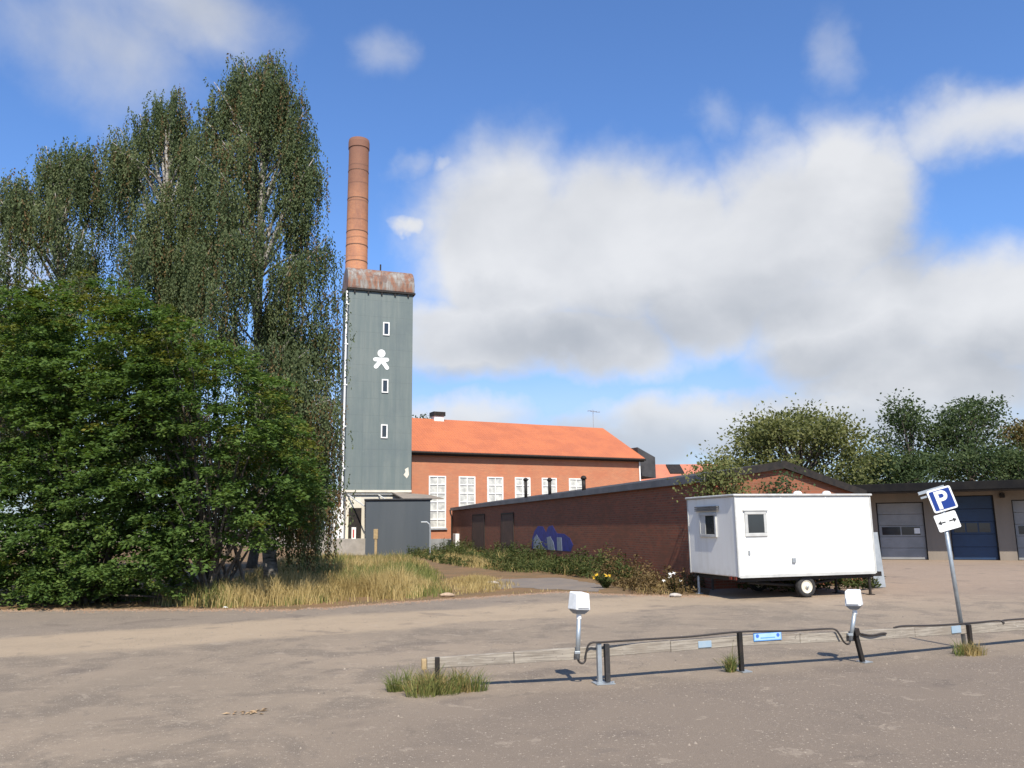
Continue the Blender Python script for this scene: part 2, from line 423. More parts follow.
def cladding():
    m, n = new_mat('tower_cladding')
    x, y, z = n.xyz(n.oc)
    st = n.noise(n.vm('MULTIPLY', n.oc, (1.4, 1.4, .12)), 1.6, 6, .65)
    a = n.noise(n.oc, .35, 5, .6)
    c = n.mix(n.ss(st, .35, .7), (.118, .148, .142), (.155, .180, .166))
    c = n.mix(n.ss(a, .45, .7, 0, .6), c, (.100, .127, .130))
    sp = n.noise(n.oc, 3.5, 5, .7)
    c = n.mix(n.ss(sp, .66, .74, 0, .5), c, (.30, .31, .28))
    joint = n.ss(n.m('ABSOLUTE', n.m('SUBTRACT', n.m('FRACT', n.m('MULTIPLY', z, 1 / 1.23)), .5)), .484, .497)
    vj = n.ss(n.m('ABSOLUTE', n.m('SUBTRACT', n.m('FRACT', n.m('MULTIPLY', x, 1 / 1.19)), .5)), .484, .497)
    j = n.m('MAXIMUM', joint, vj)
    c = n.mix(n.m('MULTIPLY', j, .28), c, (.07, .085, .085))
    fin(n, c, .75, n.m('ADD', n.m('MULTIPLY', j, -.5), n.noise(n.oc, .8, 3)), .03, .35); return m
M['cladding'] = cladding()
def rusty():
    m, n = new_mat('rusty_sheet')
    st = n.noise(n.vm('MULTIPLY', n.oc, (1.3, .8, .28)), 1.9, 6, .68)
    b = n.noise(n.oc, 1.4, 5, .65)
    c = n.ramp(st, [(.32, (.075, .050, .040)), (.45, (.22, .10, .055)), (.53, (.18, .15, .125)), (.66, (.29, .275, .25))])
    c = n.mix(n.ss(b, .50, .64, 0, .85), c, (.115, .062, .045))
    fin(n, c, .75, b, .02, .4); return m
M['rusty'] = rusty()
def chimney_mat():
    m, n = new_mat('chimney_brick')
    x, y, z = n.xyz(n.oc)
    ang = n.m('ARCTAN2', y, x)
    bt = n.node('ShaderNodeTexBrick', dict(offset=.5), Vector=n.vec(n.m('MULTIPLY', ang, .95), z, 0.0), Color1=(.56, .22, .085), Color2=(.48, .175, .070), Mortar=(.40, .25, .17), Scale=1.0)
    bt.inputs['Mortar Size'].default_value = .012; bt.inputs['Brick Width'].default_value = .26; bt.inputs['Row Height'].default_value = .08
    a = n.noise(n.vm('MULTIPLY', n.oc, (1, 1, .5)), .9, 6, .65)
    soot = n.ss(n.m('ADD', z, n.m('MULTIPLY', n.m('SUBTRACT', a, .5), 9)), 21.5, 33)
    c = n.mix(n.ss(a, .45, .70, 0, .55), bt.outputs['Color'], (.30, .13, .088))
    c = n.mix(n.m('MULTIPLY', soot, .75), c, (.125, .062, .045))
    zs = n.m('ADD', n.m('MULTIPLY', z, .62), n.m('MULTIPLY', a, .25))
    ring = n.ss(n.m('FRACT', zs), .90, .97)
    c = n.mix(n.m('MULTIPLY', ring, n.ss(z, 22, 26, .0, .55)), c, (.12, .06, .04))
    fin(n, c, .85, bt.outputs['Fac'], .01, -.4); return m
M['chimney'] = chimney_mat()
def hut_paint():
    m, n = new_mat('hut_white_paint')
    x, y, z = n.xyz(n.oc)
    st = n.noise(n.vm('MULTIPLY', n.oc, (2.2, 2.2, .16)), 1.5, 5, .65)
    c = n.mix(n.ss(st, .45, .75, 0, .6), (.78, .77, .72), (.66, .64, .57))
    low = n.m('MULTIPLY', n.ss(z, .45, .85, 1, 0), n.ss(n.noise(n.oc, 3.5, 5, .6), .38, .62))
    c = n.mix(n.m('MULTIPLY', low, .5), c, (.50, .45, .37))
    seam = n.ss(n.m('ABSOLUTE', n.m('SUBTRACT', n.m('FRACT', n.m('MULTIPLY', x, 1 / 1.0)), .5)), .490, .499)
    fin(n, c, .38, n.m('ADD', n.m('MULTIPLY', seam, -.6), n.noise(n.oc, 1.1, 2)), .012, .35); return m
M['hut_white'] = hut_paint()
M['hut_trim'] = worn('hut_trim', (.50, .50, .47), (.38, .38, .36), 3, .5, .1)
M['blue_sign'] = simple('sign_blue', (.007, .035, .21), .4)
M['blue_plate'] = worn('plate_blue', (.14, .32, .62), (.10, .27, .56), 8, .4, .1)
M['pale_plate'] = worn('plate_faded', (.24, .34, .42), (.30, .37, .42), 8, .5, .15)
M['sign_white'] = worn('sign_white', (.80, .80, .77), (.74, .74, .70), 5, .4, .05)
M['sign_black'] = simple('sign_black', (.02, .02, .02), .5)
M['plate_ink'] = simple('plate_ink', (.05, .14, .52), .5)
M['box_white'] = worn('outlet_plastic', (.80, .80, .77), (.66, .67, .65), 8, .5, .1)
M['door_white'] = worn('door_panel', (.28, .28, .275), (.22, .225, .22), 1.5, .5, .1)
M['door_blue'] = worn('blue_door_panel', (.014, .042, .098), (.011, .032, .075), 1.5, .5, .1)
M['dark_box'] = worn('dark_grey_sheet', (.045, .056, .065), (.060, .070, .076), .7, .6, .1, streak=True)
M['green_leaf'] = leaf_mat('shrub_leaf', (.040, .068, .020), (.092, .155, .040), (.170, .232, .064), .45, .7, .5)
M['yellow_leaf'] = leaf_mat('yellowing_leaf', (.06, .09, .02), (.11, .13, .025), (.20, .18, .035), .35, .7, .6)
M['birch_leaf'] = leaf_mat('birch_leaf', (.046, .066, .032), (.105, .138, .064), (.185, .205, .095), .40, .7, .40)
M['brown_leaf'] = leaf_mat('dry_leaf', (.07, .052, .025), (.13, .088, .042), (.19, .135, .06), .25, .6, .5)
M['olive_leaf'] = leaf_mat('olive_leaf', (.080, .094, .036), (.150, .162, .060), (.225, .215, .088), .38, .7, .35)
M['dark_leaf'] = leaf_mat('dark_leaf', (.030, .048, .022), (.066, .096, .042), (.120, .148, .062), .36, .7, .4)
M['rust_leaf'] = leaf_mat('rust_leaf', (.075, .055, .022), (.13, .10, .038), (.17, .135, .05), .25, .6, .4)
M['bark'] = worn('bark', (.075, .060, .046), (.12, .10, .08), 6, .9, .3, bumpd=.02)
def birch_bark():
    m, n = new_mat('birch_bark')
    a = n.noise(n.vm('MULTIPLY', n.oc, (1, 1, 3.5)), 2.2, 5, .7)
    fin(n, n.ramp(a, [(.40, (.06, .05, .045)), (.50, (.26, .24, .21)), (.70, (.46, .43, .39))]), .8); return m
M['birch_bark'] = birch_bark()
def grass_mat(name, dark, mid, light):
    m, n = new_mat(name)
    rnd = n.node('ShaderNodeNewGeometry').outputs['Random Per Island']
    cl = n.noise(n.oc, .55, 4, .6)
    f = n.m('ADD', n.m('MULTIPLY', rnd, .5), n.m('MULTIPLY', n.ss(cl, .3, .7), .5), None, True)
    c = n.ramp(f, [(0, dark), (.5, mid), (1, light)])
    n.put(n.b.inputs['Base Color'], c); n.b.inputs['Roughness'].default_value = .6; n.b.inputs['Specular IOR Level'].default_value = .25
    tr = n.node('ShaderNodeBsdfTranslucent', None, Color=c); mx = n.node('ShaderNodeMixShader', None, Fac=.3)
    n.t.links.new(n.b.outputs[0], mx.inputs[1]); n.t.links.new(tr.outputs[0], mx.inputs[2]); n.t.links.new(mx.outputs[0], n.out.inputs[0])
    return m
M['straw'] = grass_mat('dry_grass', (.22, .16, .055), (.40, .30, .12), (.56, .44, .20))
M['grass'] = grass_mat('green_grass', (.060, .095, .025), (.15, .175, .048), (.28, .265, .085))

# ================================================================== SETTING
def sheet(name, pts, z, m, kind='structure'):
    me = bpy.data.meshes.new(name); me.from_pydata([(x, y, z) for x, y in pts], [], [tuple(range(len(pts)))]); me.update()
    o = bpy.data.objects.new(name, me); col.objects.link(o); me.materials.append(m); o['kind'] = kind; return o
sheet('ground', [(-700, -200), (700, -200), (700, 1500), (-700, 1500)], 0.0, M['asphalt'])
def jag(pts, amp=.12, step=.35):
    out = []
    for a, b in zip(pts[:-1], pts[1:]):
        n = max(1, int((Vector(b) - Vector(a)).length / step))
        for i in range(n):
            p = Vector(a).lerp(Vector(b), i / n); out.append((p.x + random.uniform(-amp, amp), p.y + random.uniform(-amp, amp)))
    return out + [pts[-1]]
front = jag([(-32, 21.6), (-13.2, 20.1), (-9.1, 19.9), (-5.1, 19.3), (-1.7, 21.5), (1.3, 23.4), (3.2, 21.9), (5.0, 21.4)])
verge_pts = front + [(5.55, 23.45), (-4.6, 61.0), (-8, 70), (-60, 120), (-90, 60), (-60, 22)]
sheet('verge_soil', verge_pts, 0.004, M['soil'])
gp = [ground(*p) for p in [(485, 590), (520, 588), (600, 592), (610, 586), (560, 578), (505, 579), (480, 583)]]
sheet('gravel_path', jag([(p.x, p.y) for p in gp] + [(gp[0].x, gp[0].y)], .16, .3)[:-1], 0.008, M['gravel'])

# ================================================================== TOWER
def panes(mb_frame, mb_glass, x0, x1, z0, z1, y, nx, nz, fw=.06, dep=.06, bar=.03):
    """window frame with glazing bars; y is the wall face, frame stands proud of it"""
    mb_frame.box(x0, x1, y - dep, y + .02, z0, z0 + fw); mb_frame.box(x0, x1, y - dep, y + .02, z1 - fw, z1)
    mb_frame.box(x0, x0 + fw, y - dep, y + .02, z0 + fw, z1 - fw); mb_frame.box(x1 - fw, x1, y - dep, y + .02, z0 + fw, z1 - fw)
    for i in range(1, nx):
        xc = x0 + (x1 - x0) * i / nx; mb_frame.box(xc - bar / 2, xc + bar / 2, y - dep + .008, y + .02, z0 + fw, z1 - fw)
    for j in range(1, nz):
        zc = z0 + (z1 - z0) * j / nz; mb_frame.box(x0 + fw, x1 - fw, y - dep + .012, y + .02, zc - bar / 2, zc + bar / 2)
    mb_glass.box(x0 + fw, x1 - fw, y - .02, y + .018, z0 + fw, z1 - fw)

TW, TD = 4.78, 2.9
tower = thing('tower', 'tall grey-green clad tower with rusty rounded roof and white figure emblem', 'tower', (-11.88, 56.91, 0), heading(69.7))
MB().box(0, TW, 0, TD, 4.42, 19.25).build('wall', M['cladding'], tower)
MB().box(.15, TW - .1, .22, TD, 0, 4.42).build('base_wall', M['cream'], tower)
MB().box(-.02, TW + .02, -.03, -.003, 4.34, 4.5).build('drip_edge', M['cream'], tower)
# rounded sheet roof: barrel whose axis runs along the front
prof = [(-.10, 19.25)] + [(TD / 2 - (TD / 2 + .10) * math.cos(R(a)), 19.45 + 1.75 * math.sin(R(a)) ** .8) for a in range(0, 181, 12)] + [(TD + .10, 19.25)]
rf = MB().prism_x(prof[::-1], -.10, TW + .12).build('roof', M['rusty'], tower, bevel=.08, seg=3)
MB().box(-.14, TW + .16, -.16, TD + .14, 19.12, 19.247).build('eaves', M['black'], tower)
for i in range(5): MB().box(.35 + i * 1.0, .45 + i * 1.0, -.12, -.003, 18.9, 19.118).build('eaves_bracket', M['black'], tower)
MB().tube([(2.55, 1.4, 21.1), (2.55, 1.4, 21.75)], .06, 8).build('vent_pipe', M['black'], tower)
for zc, xc in ((16.35, 2.78), (12.05, 2.75), (8.72, 2.74)):
    fr, gl = MB(), MB(); panes(fr, gl, xc - .24, xc + .24, zc - .50, zc + .50, 0, 1, 1, .085, .07)
    o = fr.build('window', M['white_paint'], tower); gl.build('pane', M['glass'], o)
# painted figure emblem
def capsule(mb, x0, z0, x1, z1, r, y0):
    d = Vector((x1 - x0, z1 - z0)); L = d.length; a = math.degrees(math.atan2(d.y, d.x))
    pts = arc(x1, z1, r, a - 90, a + 90, 10) + arc(x0, z0, r, a + 90, a + 270, 10)
    mb.prism(pts, y0, 0.01)
e = MB(); ex, ez = 2.46, 13.88
e.prism(arc(ex, ez + .60, .29, 0, 345, 23), -.020, .01)
capsule(e, ex - .46, ez + .12, ex + .42, ez + .14, .145, -.022)
capsule(e, ex - .02, ez + .06, ex - .40, ez - .42, .15, -.024)
capsule(e, ex + .06, ez + .04, ex + .42, ez - .46, .15, -.026)
e.build('figure_emblem', M['sign_white'], tower)
pt = MB(); pt.prism([(4.2, 5.6), (4.45, 5.35), (4.6, 5.6), (4.55, 6.15), (4.3, 6.0), (4.35, 5.8)], -.012, .01)
pt.build('bare_patch', M['cream'], tower)
# white downpipe beside the tower's left edge
dp = MB().tube([(-.16, -.05, 19.0), (-.16, -.05, .1)], .07, 10); 
for zc in (6, 9, 12, 15, 18): dp.box(-.25, -.002, -.14, -.03, zc - .04, zc + .04)
dp.build('downpipe', M['white_paint'], tower)
# loading shelter under the cladding
b = MB(); b.box(-.75, -.05, -.35, .25, 1.15, 3.3); b.build('door_leaf', M['white_paint'], tower, bevel=.015)
b = MB(); b.box(.35, 1.25, .17, .235, 1.15, 3.25); b.build('doorway', M['black'], tower)
b = MB(); b.box(.55, .85, -.1, .16, 1.1, 1.9); b.build('meter_cabinet', M['white_paint'], tower, bevel=.02)
b = MB(); b.box(.62, .72, -.13, -.1, 1.2, 1.75); b.build('red_panel', simple('red_paint', (.40, .05, .04), .5), tower)
b = MB()
for i, xx in enumerate((.25, 2.4, 4.6)): b.tube([(xx, .2, 4.2), (xx + .9, -1.5, 3.35)], .05, 6)
b.tube([(.2, .1, 4.22), (4.7, .1, 4.22)], .05, 6); b.build('canopy_frame', M['hut_trim'], tower)
b = MB(); b.add([(3.4, .19, 4.3), (6.2, .19, 4.1), (6.5, -2.6, 3.75), (3.6, -2.6, 3.75), (3.4, .19, 4.38), (6.2, .19, 4.18), (6.5, -2.6, 3.83), (3.6, -2.6, 3.83)], [(0, 3, 2, 1), (4, 5, 6, 7), (0, 1, 5, 4), (1, 2, 6, 5), (2, 3, 7, 6), (3, 0, 4, 7)]); b.build('canopy_roof', M['plaster'], tower)
MB().box(-1.9, 1.9, -1.3, .215, 0, 1.12).build('loading_ramp', worn('concrete', (.33, .30, .26), (.24, .22, .19), 1.5, .9, .2), tower, bevel=.02)

# brick chimney stack behind the tower
cpos = at(356.5, 262, 64.0)
chim = thing('chimney', 'tall round red brick chimney rising behind the grey-green tower', 'chimney', (cpos.x, 64.0, 0), 0)
zt = at(359, 141, 64.0).z
ro = lambda z: 1.06 - (1.06 - .83) * z / zt
pf = [(ro(z), z) for z in np.linspace(0, zt - .9, 12)]
o = MB().lathe(pf + [(ro(zt) + .01, zt - .85), (ro(zt) + .06, zt - .8), (ro(zt) + .06, zt - .25), (ro(zt) + .02, zt), (ro(zt) - .25, zt), (ro(zt) - .3, zt - 1.5)], 40).build('shaft', M['chimney'], chim, smooth=False)
bandm = worn('old_iron', (.11, .055, .035), (.17, .085, .05), 3, .8, .3)
for z in (zt - 2.9, zt - 5.4, zt - 8.3, zt - 9.5, zt - 10.9, zt - 12.6):
    MB().lathe([(ro(z) + .004, z - .035), (ro(z) + .02, z - .035), (ro(z) + .02, z + .035), (ro(z) + .004, z + .035)], 40, None, False).build('iron_band', bandm, chim)

# ================================================================== BRICK HALL
HL, HD, HE, HR = 21.75, 12.0, 7.78, 10.98
hall = thing('brick_hall', 'long red brick hall with orange tiled roof and tall white windows', 'building', (-7.83, 61.97, 0), heading(62))
wb = MB(); wb.prism_x([(0, 0), (HD, 0), (HD, HE), (HD / 2, HR - .14), (0, HE)][::-1], -1.0, HL); wb.build('wall', M['brick_hall'], hall)
MB().box(-1.02, HL + .02, -.06, -.003, 0, .95).build('plinth', worn('grey_plinth', (.26, .27, .27), (.19, .2, .2), 1.2, .9, .15), hall)
sl = (HR - HE) / (HD / 2)
def roof_slab(L0, L1, y0, z0, y1, z1, t=.12):
    return MB().prism_x([(y0, z0), (y1, z1), (y1, z1 + t), (y0, z0 + t)][::-1], L0, L1)
r_ = roof_slab(-1.2, HL + .25, -.45, HE - .45 * sl, HD / 2, HR)
r_.prism_x([(HD / 2, HR), (HD + .45, HE - .45 * sl), (HD + .45, HE - .45 * sl + .12), (HD / 2, HR + .12)][::-1], -1.2, HL + .25)
roof_o = r_.build('roof', M['tiles'], hall)
MB().tube([(-1.2, -.52, HE - .25), (HL + .25, -.52, HE - .25)], .09, 8).build('gutter', M['black'], hall)
MB().box(-1.1, HL + .2, -.38, -.003, HE - .42, HE - .3).build('soffit', M['black'], hall)
MB().tube([(HL - .12, -.1, HE - .3), (HL - .12, -.1, .1)], .07, 8).build('downpipe', M['white_paint'], hall)
MB().tube([(-.06, -.1, HE - .3), (-.06, -.1, .1)], .06, 8).build('downpipe', M['black'], hall)
ch = MB(); ch.box(4.2, 5.1, HD / 2 - .4, HD / 2 + .4, HR - .2, HR + .36); cho = ch.build('roof_chimney', M['white_paint'], hall)
MB().box(4.1, 5.2, HD / 2 - .5, HD / 2 + .5, HR + .362, HR + .72).build('cap', M['black'], cho)
an = MB(); an.tube([(20.9, HD / 2, HR), (20.9, HD / 2, HR + 1.9)], .03, 6); an.tube([(20.3, HD / 2, HR + 1.75), (21.7, HD / 2, HR + 1.65)], .022, 6)
for i in range(4): an.tube([(20.5 + i * .33, HD / 2 - .35, HR + 1.73 - i * .02), (20.5 + i * .33, HD / 2 + .35, HR + 1.73 - i * .02)], .015, 5)
an.build('antenna', M['grey_metal'], hall)
for px in (437.2, 466.8, 494.9, 522.3, 548.9, 575.8):
    d = ray(px, 480); ux, uy = math.sin(R(62)), math.cos(R(62))
    det = -d[0] * uy + ux * d[1]; t = (-(-7.83) * uy + ux * 61.97) / det
    s_ = (d[0] * t + 7.83) * ux + (d[1] * t - 61.97) * uy
    fr, gl = MB(), MB(); panes(fr, gl, s_ - .72, s_ + .72, 1.75, 5.78, 0, 2, 6, .10, .08, .07)
    o = fr.build('window', M['white_paint'], hall); gl.build('pane', M['frosted'], o)
    MB().box(s_ - .8, s_ + .8, -.14, -.003, 1.63, 1.745).build('sill', M['grey_metal'], o)
# dark sheet-clad hood projecting from the gable end
hd = MB(); hd.prism([(HL + .27, 6.2), (HL + 2.2, 6.0), (HL + 2.2, 7.9), (HL + .27, 8.75)], .6, 3.8); hd.build('roof_hood', M['dark_roof'], hall)
MB().tube([(HL + .4, .7, 6.2), (HL + .4, .7, 0)], .12, 8).build('hood_post', M['black'], hall)

# lower building behind, only its tiled roof shows
b2 = at(690, 470, 92)
far_b = thing('brick_building', 'low brick building with faded orange roof and dark skylight behind the hall', 'building', (14.5, 92, 0), heading(84))
zt2 = at(690, 464.5, 96).z
MB().box(0, 12, 0, 9, 0, zt2 - 3.2).build('wall', M['brick_hall'], far_b)
rr = roof_slab(-.3, 12.3, -.4, zt2 - 3.3, 4.5, zt2); rr.prism_x([(4.5, zt2), (9.4, zt2 - 3.3), (9.4, zt2 - 3.18), (4.5, zt2 + .12)][::-1], -.3, 12.3)
fo = rr.build('roof', M['tiles_old'], far_b)
k = 3.3 / 4.9
MB().prism_x([(2.6, zt2 - 1.9 * k + .14), (4.2, zt2 - .3 * k + .14), (4.2, zt2 - .3 * k + .3), (2.6, zt2 - 1.9 * k + .3)][::-1], 4.3, 6.0).build('skylight', M['black'], fo)

# dark sheet-metal shed in front of the tower
L0, R0 = ground(365, 556), ground(428, 556)
wd = 4.35
bx = thing('metal_shed', 'plain dark grey metal shed standing in front of the tower', 'shed', (L0.x, L0.y, 0), heading(80))
bh = at(396, 498, (L0.y + R0.y) / 2).z
MB().box(0, wd, 0, 2.6, 0, bh - .1).build('wall', M['dark_box'], bx)
b = MB()
for i in range(1, 5): b.box(wd * i / 5 - .015, wd * i / 5 + .015, -.012, -.002, .02, bh - .12)
b.build('panel_seam', M['dark_box'], bx)
MB().box(-.12, wd + .12, -.12, 2.72, bh - .1, bh).build('roof', M['dark_roof'], bx, bevel=.02)
# leaning timber post and bent pipe
p0 = ground(375.5, 570); p0 = Vector((p0.x * 46 / p0.y, 46, 0)); hz = at(378, 529, 46).z
wp = thing('timber_post', 'weathered yellowish timber post before the dark metal shed', 'post', p0)
MB().box(-.07, .07, -.07, .07, 0, hz - .55).build('post', M['timber_end'], wp, bevel=.01)
MB().box(-.13, .11, -.1, .1, hz - .55, hz).build('post_head', M['timber_end'], wp, bevel=.015)
p1 = at(430, 556, 50.0)
bp = MB().tube([(-.55, 0, 2.15), (-.2, 0, 2.15), (-.05, 0, 2.02), (0, 0, 1.8), (0, 0, 0)], .05, 8).build('bent_pipe', M['grey_metal']); bp.location = (p1.x, 50.0, 0)
tag(bp, 'bent grey metal pipe beside the right edge of the dark metal shed', 'pipe')

# ================================================================== LOW BRICK SHED
SX, SL, SWID = Vector((5.62, 23.62, 0)), 38.8, 5.15
shed = thing('brick_shed', 'low red-brown brick shed with long shaded graffiti wall and grey roof edge', 'shed', SX, heading(74.7))
AX, AZ, EL_, ER = 2.56, 3.62, 3.22, 2.80
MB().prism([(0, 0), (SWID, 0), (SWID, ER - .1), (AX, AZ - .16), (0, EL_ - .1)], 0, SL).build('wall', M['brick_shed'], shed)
ov = .095
lz = lambda x: EL_ - .02 + (AZ - EL_) * x / AX
rz_ = lambda x: AZ - .02 - (AZ - ER) * (x - AX) / (SWID - AX)
r_ = MB(); r_.prism([(-ov, lz(-ov) - .08), (AX, AZ - .10), (SWID + .2, rz_(SWID + .2) - .08), (SWID + .2, rz_(SWID + .2) + .06), (AX, AZ + .04), (-ov, lz(-ov) + .06)], -.14, SL + .15)
r_.build('roof', M['dark_roof'], shed)
MB().box(-ov - .03, -ov - .002, -.16, SL + .15, lz(-ov) - .14, lz(-ov) + .075).build('fascia', M['fascia'], shed)
vb = MB(); vb.prism([(-ov, lz(-ov) - .13), (AX, AZ - .17), (AX, AZ + .06), (-ov, lz(-ov) + .08)], -.17, -.143); vb.prism([(AX, AZ - .17), (SWID + .22, rz_(SWID + .22) - .14), (SWID + .22, rz_(SWID + .22) + .08), (AX, AZ + .06)], -.17, -.143)
vb.build('bargeboard', M['black'], shed)
MB().tube([(-ov - .05, SL + .05, lz(-ov) - .1), (-ov - .05, SL - .1, lz(-ov) - .35), (-.07, SL - .2, lz(-ov) - .6), (-.07, SL - .2, .1)], .06, 8).build('downpipe', M['black'], shed)
def on_wall(px, py):
    d = ray(px, py); ux, uy = math.sin(R(-15.3)), math.cos(R(-15.3))
    t = (-SX.x * uy + ux * SX.y) / (-d[0] * uy + ux * d[1])
    return (d[0] * t - SX.x) * ux + (d[1] * t - SX.y) * uy, H + d[2] * t
for pa, pb, zt_ in ((473, 485, 2.55), (502, 514, 2.5)):
    ya, yb = on_wall(pb, 530)[0], on_wall(pa, 530)[0]
    o = MB().box(-.03, .02, ya, yb, .45, zt_).build('boarded_window', worn('dark_board', (.085, .050, .034), (.12, .065, .042), 2, .8, .2), shed)
    f = MB(); f.box(-.05, -.032, ya - .06, yb + .06, zt_, zt_ + .08); f.box(-.05, -.032, ya - .06, yb + .06, .37, .45); f.box(-.05, -.032, ya - .06, ya, .45, zt_); f.box(-.05, -.032, yb, yb + .06, .45, zt_)
    f.build('frame', M['black'], o)
# graffiti: blue outline letters with grey fill on the long wall
g0, g1 = on_wall(573, 540)[0], on_wall(531, 540)[0]
def gpoly(pts, x, mb):       # pts in unit box, u from left (far) to right (near)
    q = [(g1 + (g0 - g1) * u, (.74 + 1.12 * v)) for u, v in pts]
    n = len(q); mb.add([(x, y, z) for y, z in q] + [(.01, y, z) for y, z in q], [tuple(range(n)), tuple(range(2 * n - 1, n - 1, -1))] + [(i, i + n, (i + 1) % n + n, (i + 1) % n) for i in range(n)])
gm, gw = MB(), MB()
gpoly([(.02, 0), (.04, .45), (.10, .75), (.2, .98), (.33, .95), (.40, .7), (.46, .95), (.56, 1.0), (.62, .8), (.66, .68), (.82, .66), (.94, .5), (1.0, .25), (.95, 0)], -.006, gm)
gpoly([(.06, 0), (.08, .42), (.16, .62), (.24, .40), (.32, .12), (.38, 0)], -.010, gw)
gpoly([(.44, 0), (.42, .50), (.50, .55), (.58, .30), (.60, 0)], -.012, gw)
gpoly([(.66, 0), (.66, .52), (.76, .52), (.77, 0)], -.014, gw)
o = gm.build('graffiti', worn('graffiti_blue', (.030, .035, .26), (.022, .022, .16), 4, .6, .2), shed)
gw.build('graffiti_fill', worn('graffiti_grey', (.30, .33, .36), (.22, .24, .28), 4, .6, .2), o)
# meter box at the far end of the wall
ym, zm = on_wall(458, 546)
MB().box(-.28, -.002, ym - .5, ym + .5, .35, 1.35).build('meter_box', M['white_paint'], shed, bevel=.02)
# roof vents: hooded pipes
for px, py, nm in ((519.5, 484, 0), (543, 484, 1), (576.5, 482, 2)):
    yy = on_wall(px + 1, 500)[0]
    base = lz(.5)
    zt3 = at(px, py - 5.5, SX.y + yy * math.cos(R(15.3))).z
    v = MB().tube([(.3, yy, base - .1), (.3, yy, zt3 - .12)], [.085, .085], 10)
    v.lathe([(.085, zt3 - .121), (.125, zt3 - .12), (.13, zt3 - .05), (.08, zt3 + .02), (.02, zt3 + .04)], 12, Matrix.Translation((.3, yy, 0)))
    v.build('roof_vent', M['black'], shed, smooth=True)

# ================================================================== GARAGE ROW
gar = thing('garage_building', 'beige garage row with deep dark flat roof overhang and three large doors', 'building', (18.03, 40.1, 0), heading(116))
doors = [(-.15, 1.95, 2.75, 'door_white', 'pale grey'), (2.98, 4.90, 3.0, 'door_blue', 'dark blue'), (5.6, 7.8, 2.75, 'door_white', 'pale grey'), (8.8, 10.8, 2.9, 'door_white', 'pale')]
b = MB(); xs = -3.2
for x0, x1, zd, *_ in doors:
    b.box(xs, x0, 0, .45, 0, 3.2); b.box(x0, x1, 0, .45, zd, 3.2); xs = x1
b.box(xs, 14, 0, .45, 0, 3.2); b.box(-3.2, 14, .45, 9, 0, 3.199)
b.build('wall', M['plaster'], gar)
MB().box(-3.6, 14.4, -2.15, 9.4, 3.203, 3.58).build('roof', worn('black_fascia', (.008, .008, .009), (.015, .014, .013), 2, .8, .2, 0, .12), gar, bevel=.02)
MB().box(-3.6, 14.4, -2.0, -.02, 3.17, 3.2).build('soffit', M['dark_roof'], gar)
for i, (x0, x1, zd, mk, nm) in enumerate(doors):
    d = MB(); nh = 5
    for j in range(nh):
        d.box(x0 + .05, x1 - .05, .22, .28, .02 + (zd - .05) * j / nh, .02 + (zd - .05) * (j + 1) / nh - .012)
    do = d.build('garage_door', M[mk], gar, bevel=.008)
    do['label'] = nm + ' sectional garage door with a dark window strip'
    z0 = .02 + (zd - .05) * 2 / nh; z1 = .02 + (zd - .05) * 3 / nh
    p = MB(); nb = 3 if i else 2
    for q in range(nb):
        a0 = x0 + .18 + (x1 - x0 - .36) * q / nb; a1 = x0 + .18 + (x1 - x0 - .36) * (q + 1) / nb - .06
        p.box(a0, a1, .205, .218, z0 + .08, z1 - .08)
    p.build('pane', M['glass'], do)
    if i == 0: MB().box(1.45, 1.7, .19, .204, z0 + .14, z1 - .14).build('notice', M['sign_white'], do)
    f = MB(); f.box(x0, x0 + .05, .1, .3, 0, zd); f.box(x1 - .05, x1, .1, .3, 0, zd); f.box(x0 + .05, x1 - .05, .1, .3, zd - .04, zd)
    f.build('frame', M['black'], do)
lt = MB().box(5.15, 5.35, -.3, -.003, 2.85, 3.05); lt.build('wall_lamp', M['black'], gar, bevel=.02)

# ================================================================== SITE TRAILER
TX = Vector((5.45, 20.02, 0)); TLn, TWd, Z0, Z1 = 3.97, 2.42, .55, 2.50
tr = thing('site_trailer', 'white site hut trailer on two wheels parked beside the brick shed', 'trailer', TX, heading(74))
MB().box(0, TLn, 0, TWd, Z0, Z1).build('body', M['hut_white'], tr, bevel=.025, seg=3)
MB().box(-.05, TLn + .05, -.05, TWd + .05, Z1 + .003, Z1 + .06).build('roof', M['hut_trim'], tr, bevel=.02)
for qx in (1.31, 2.62): MB().box(qx - .022, qx + .022, -.006, -.0005, Z0 + .06, Z1 - .004).build('panel_strip', M['hut_white'], tr)
for cx_, cy_ in ((0, 0), (TLn - .018, 0), (0, TWd - .018)): MB().box(cx_ - .012, cx_ + .03, cy_ - .012, cy_ + .03, Z0, Z1 - .002).build('corner_trim', M['hut_trim'], tr)
MB().box(.03, TLn - .03, -.012, -.001, Z0 - .02, Z0 + .05).build('sill_trim', M['hut_trim'], tr)
for (xx, yy) in ((2.45, .9), (3.35, .9)):
    MB().lathe([(.12, Z1 + .06), (.12, Z1 + .10), (.09, Z1 + .15), (.04, Z1 + .17)], 16, Matrix.Translation((xx, yy, 0))).build('roof_dome', M['box_white'], tr, smooth=True)
# side window (long side)
fr, gl = MB(), MB(); panes(fr, gl, .24, .86, 1.52, 2.14, 0, 1, 1, .085, .035)
o = fr.build('window', M['hut_trim'], tr, bevel=.01); gl.build('pane', M['glass'], o)
MB().box(.20, .90, -.05, -.002, 2.14, 2.17).build('sill', M['hut_trim'], o)
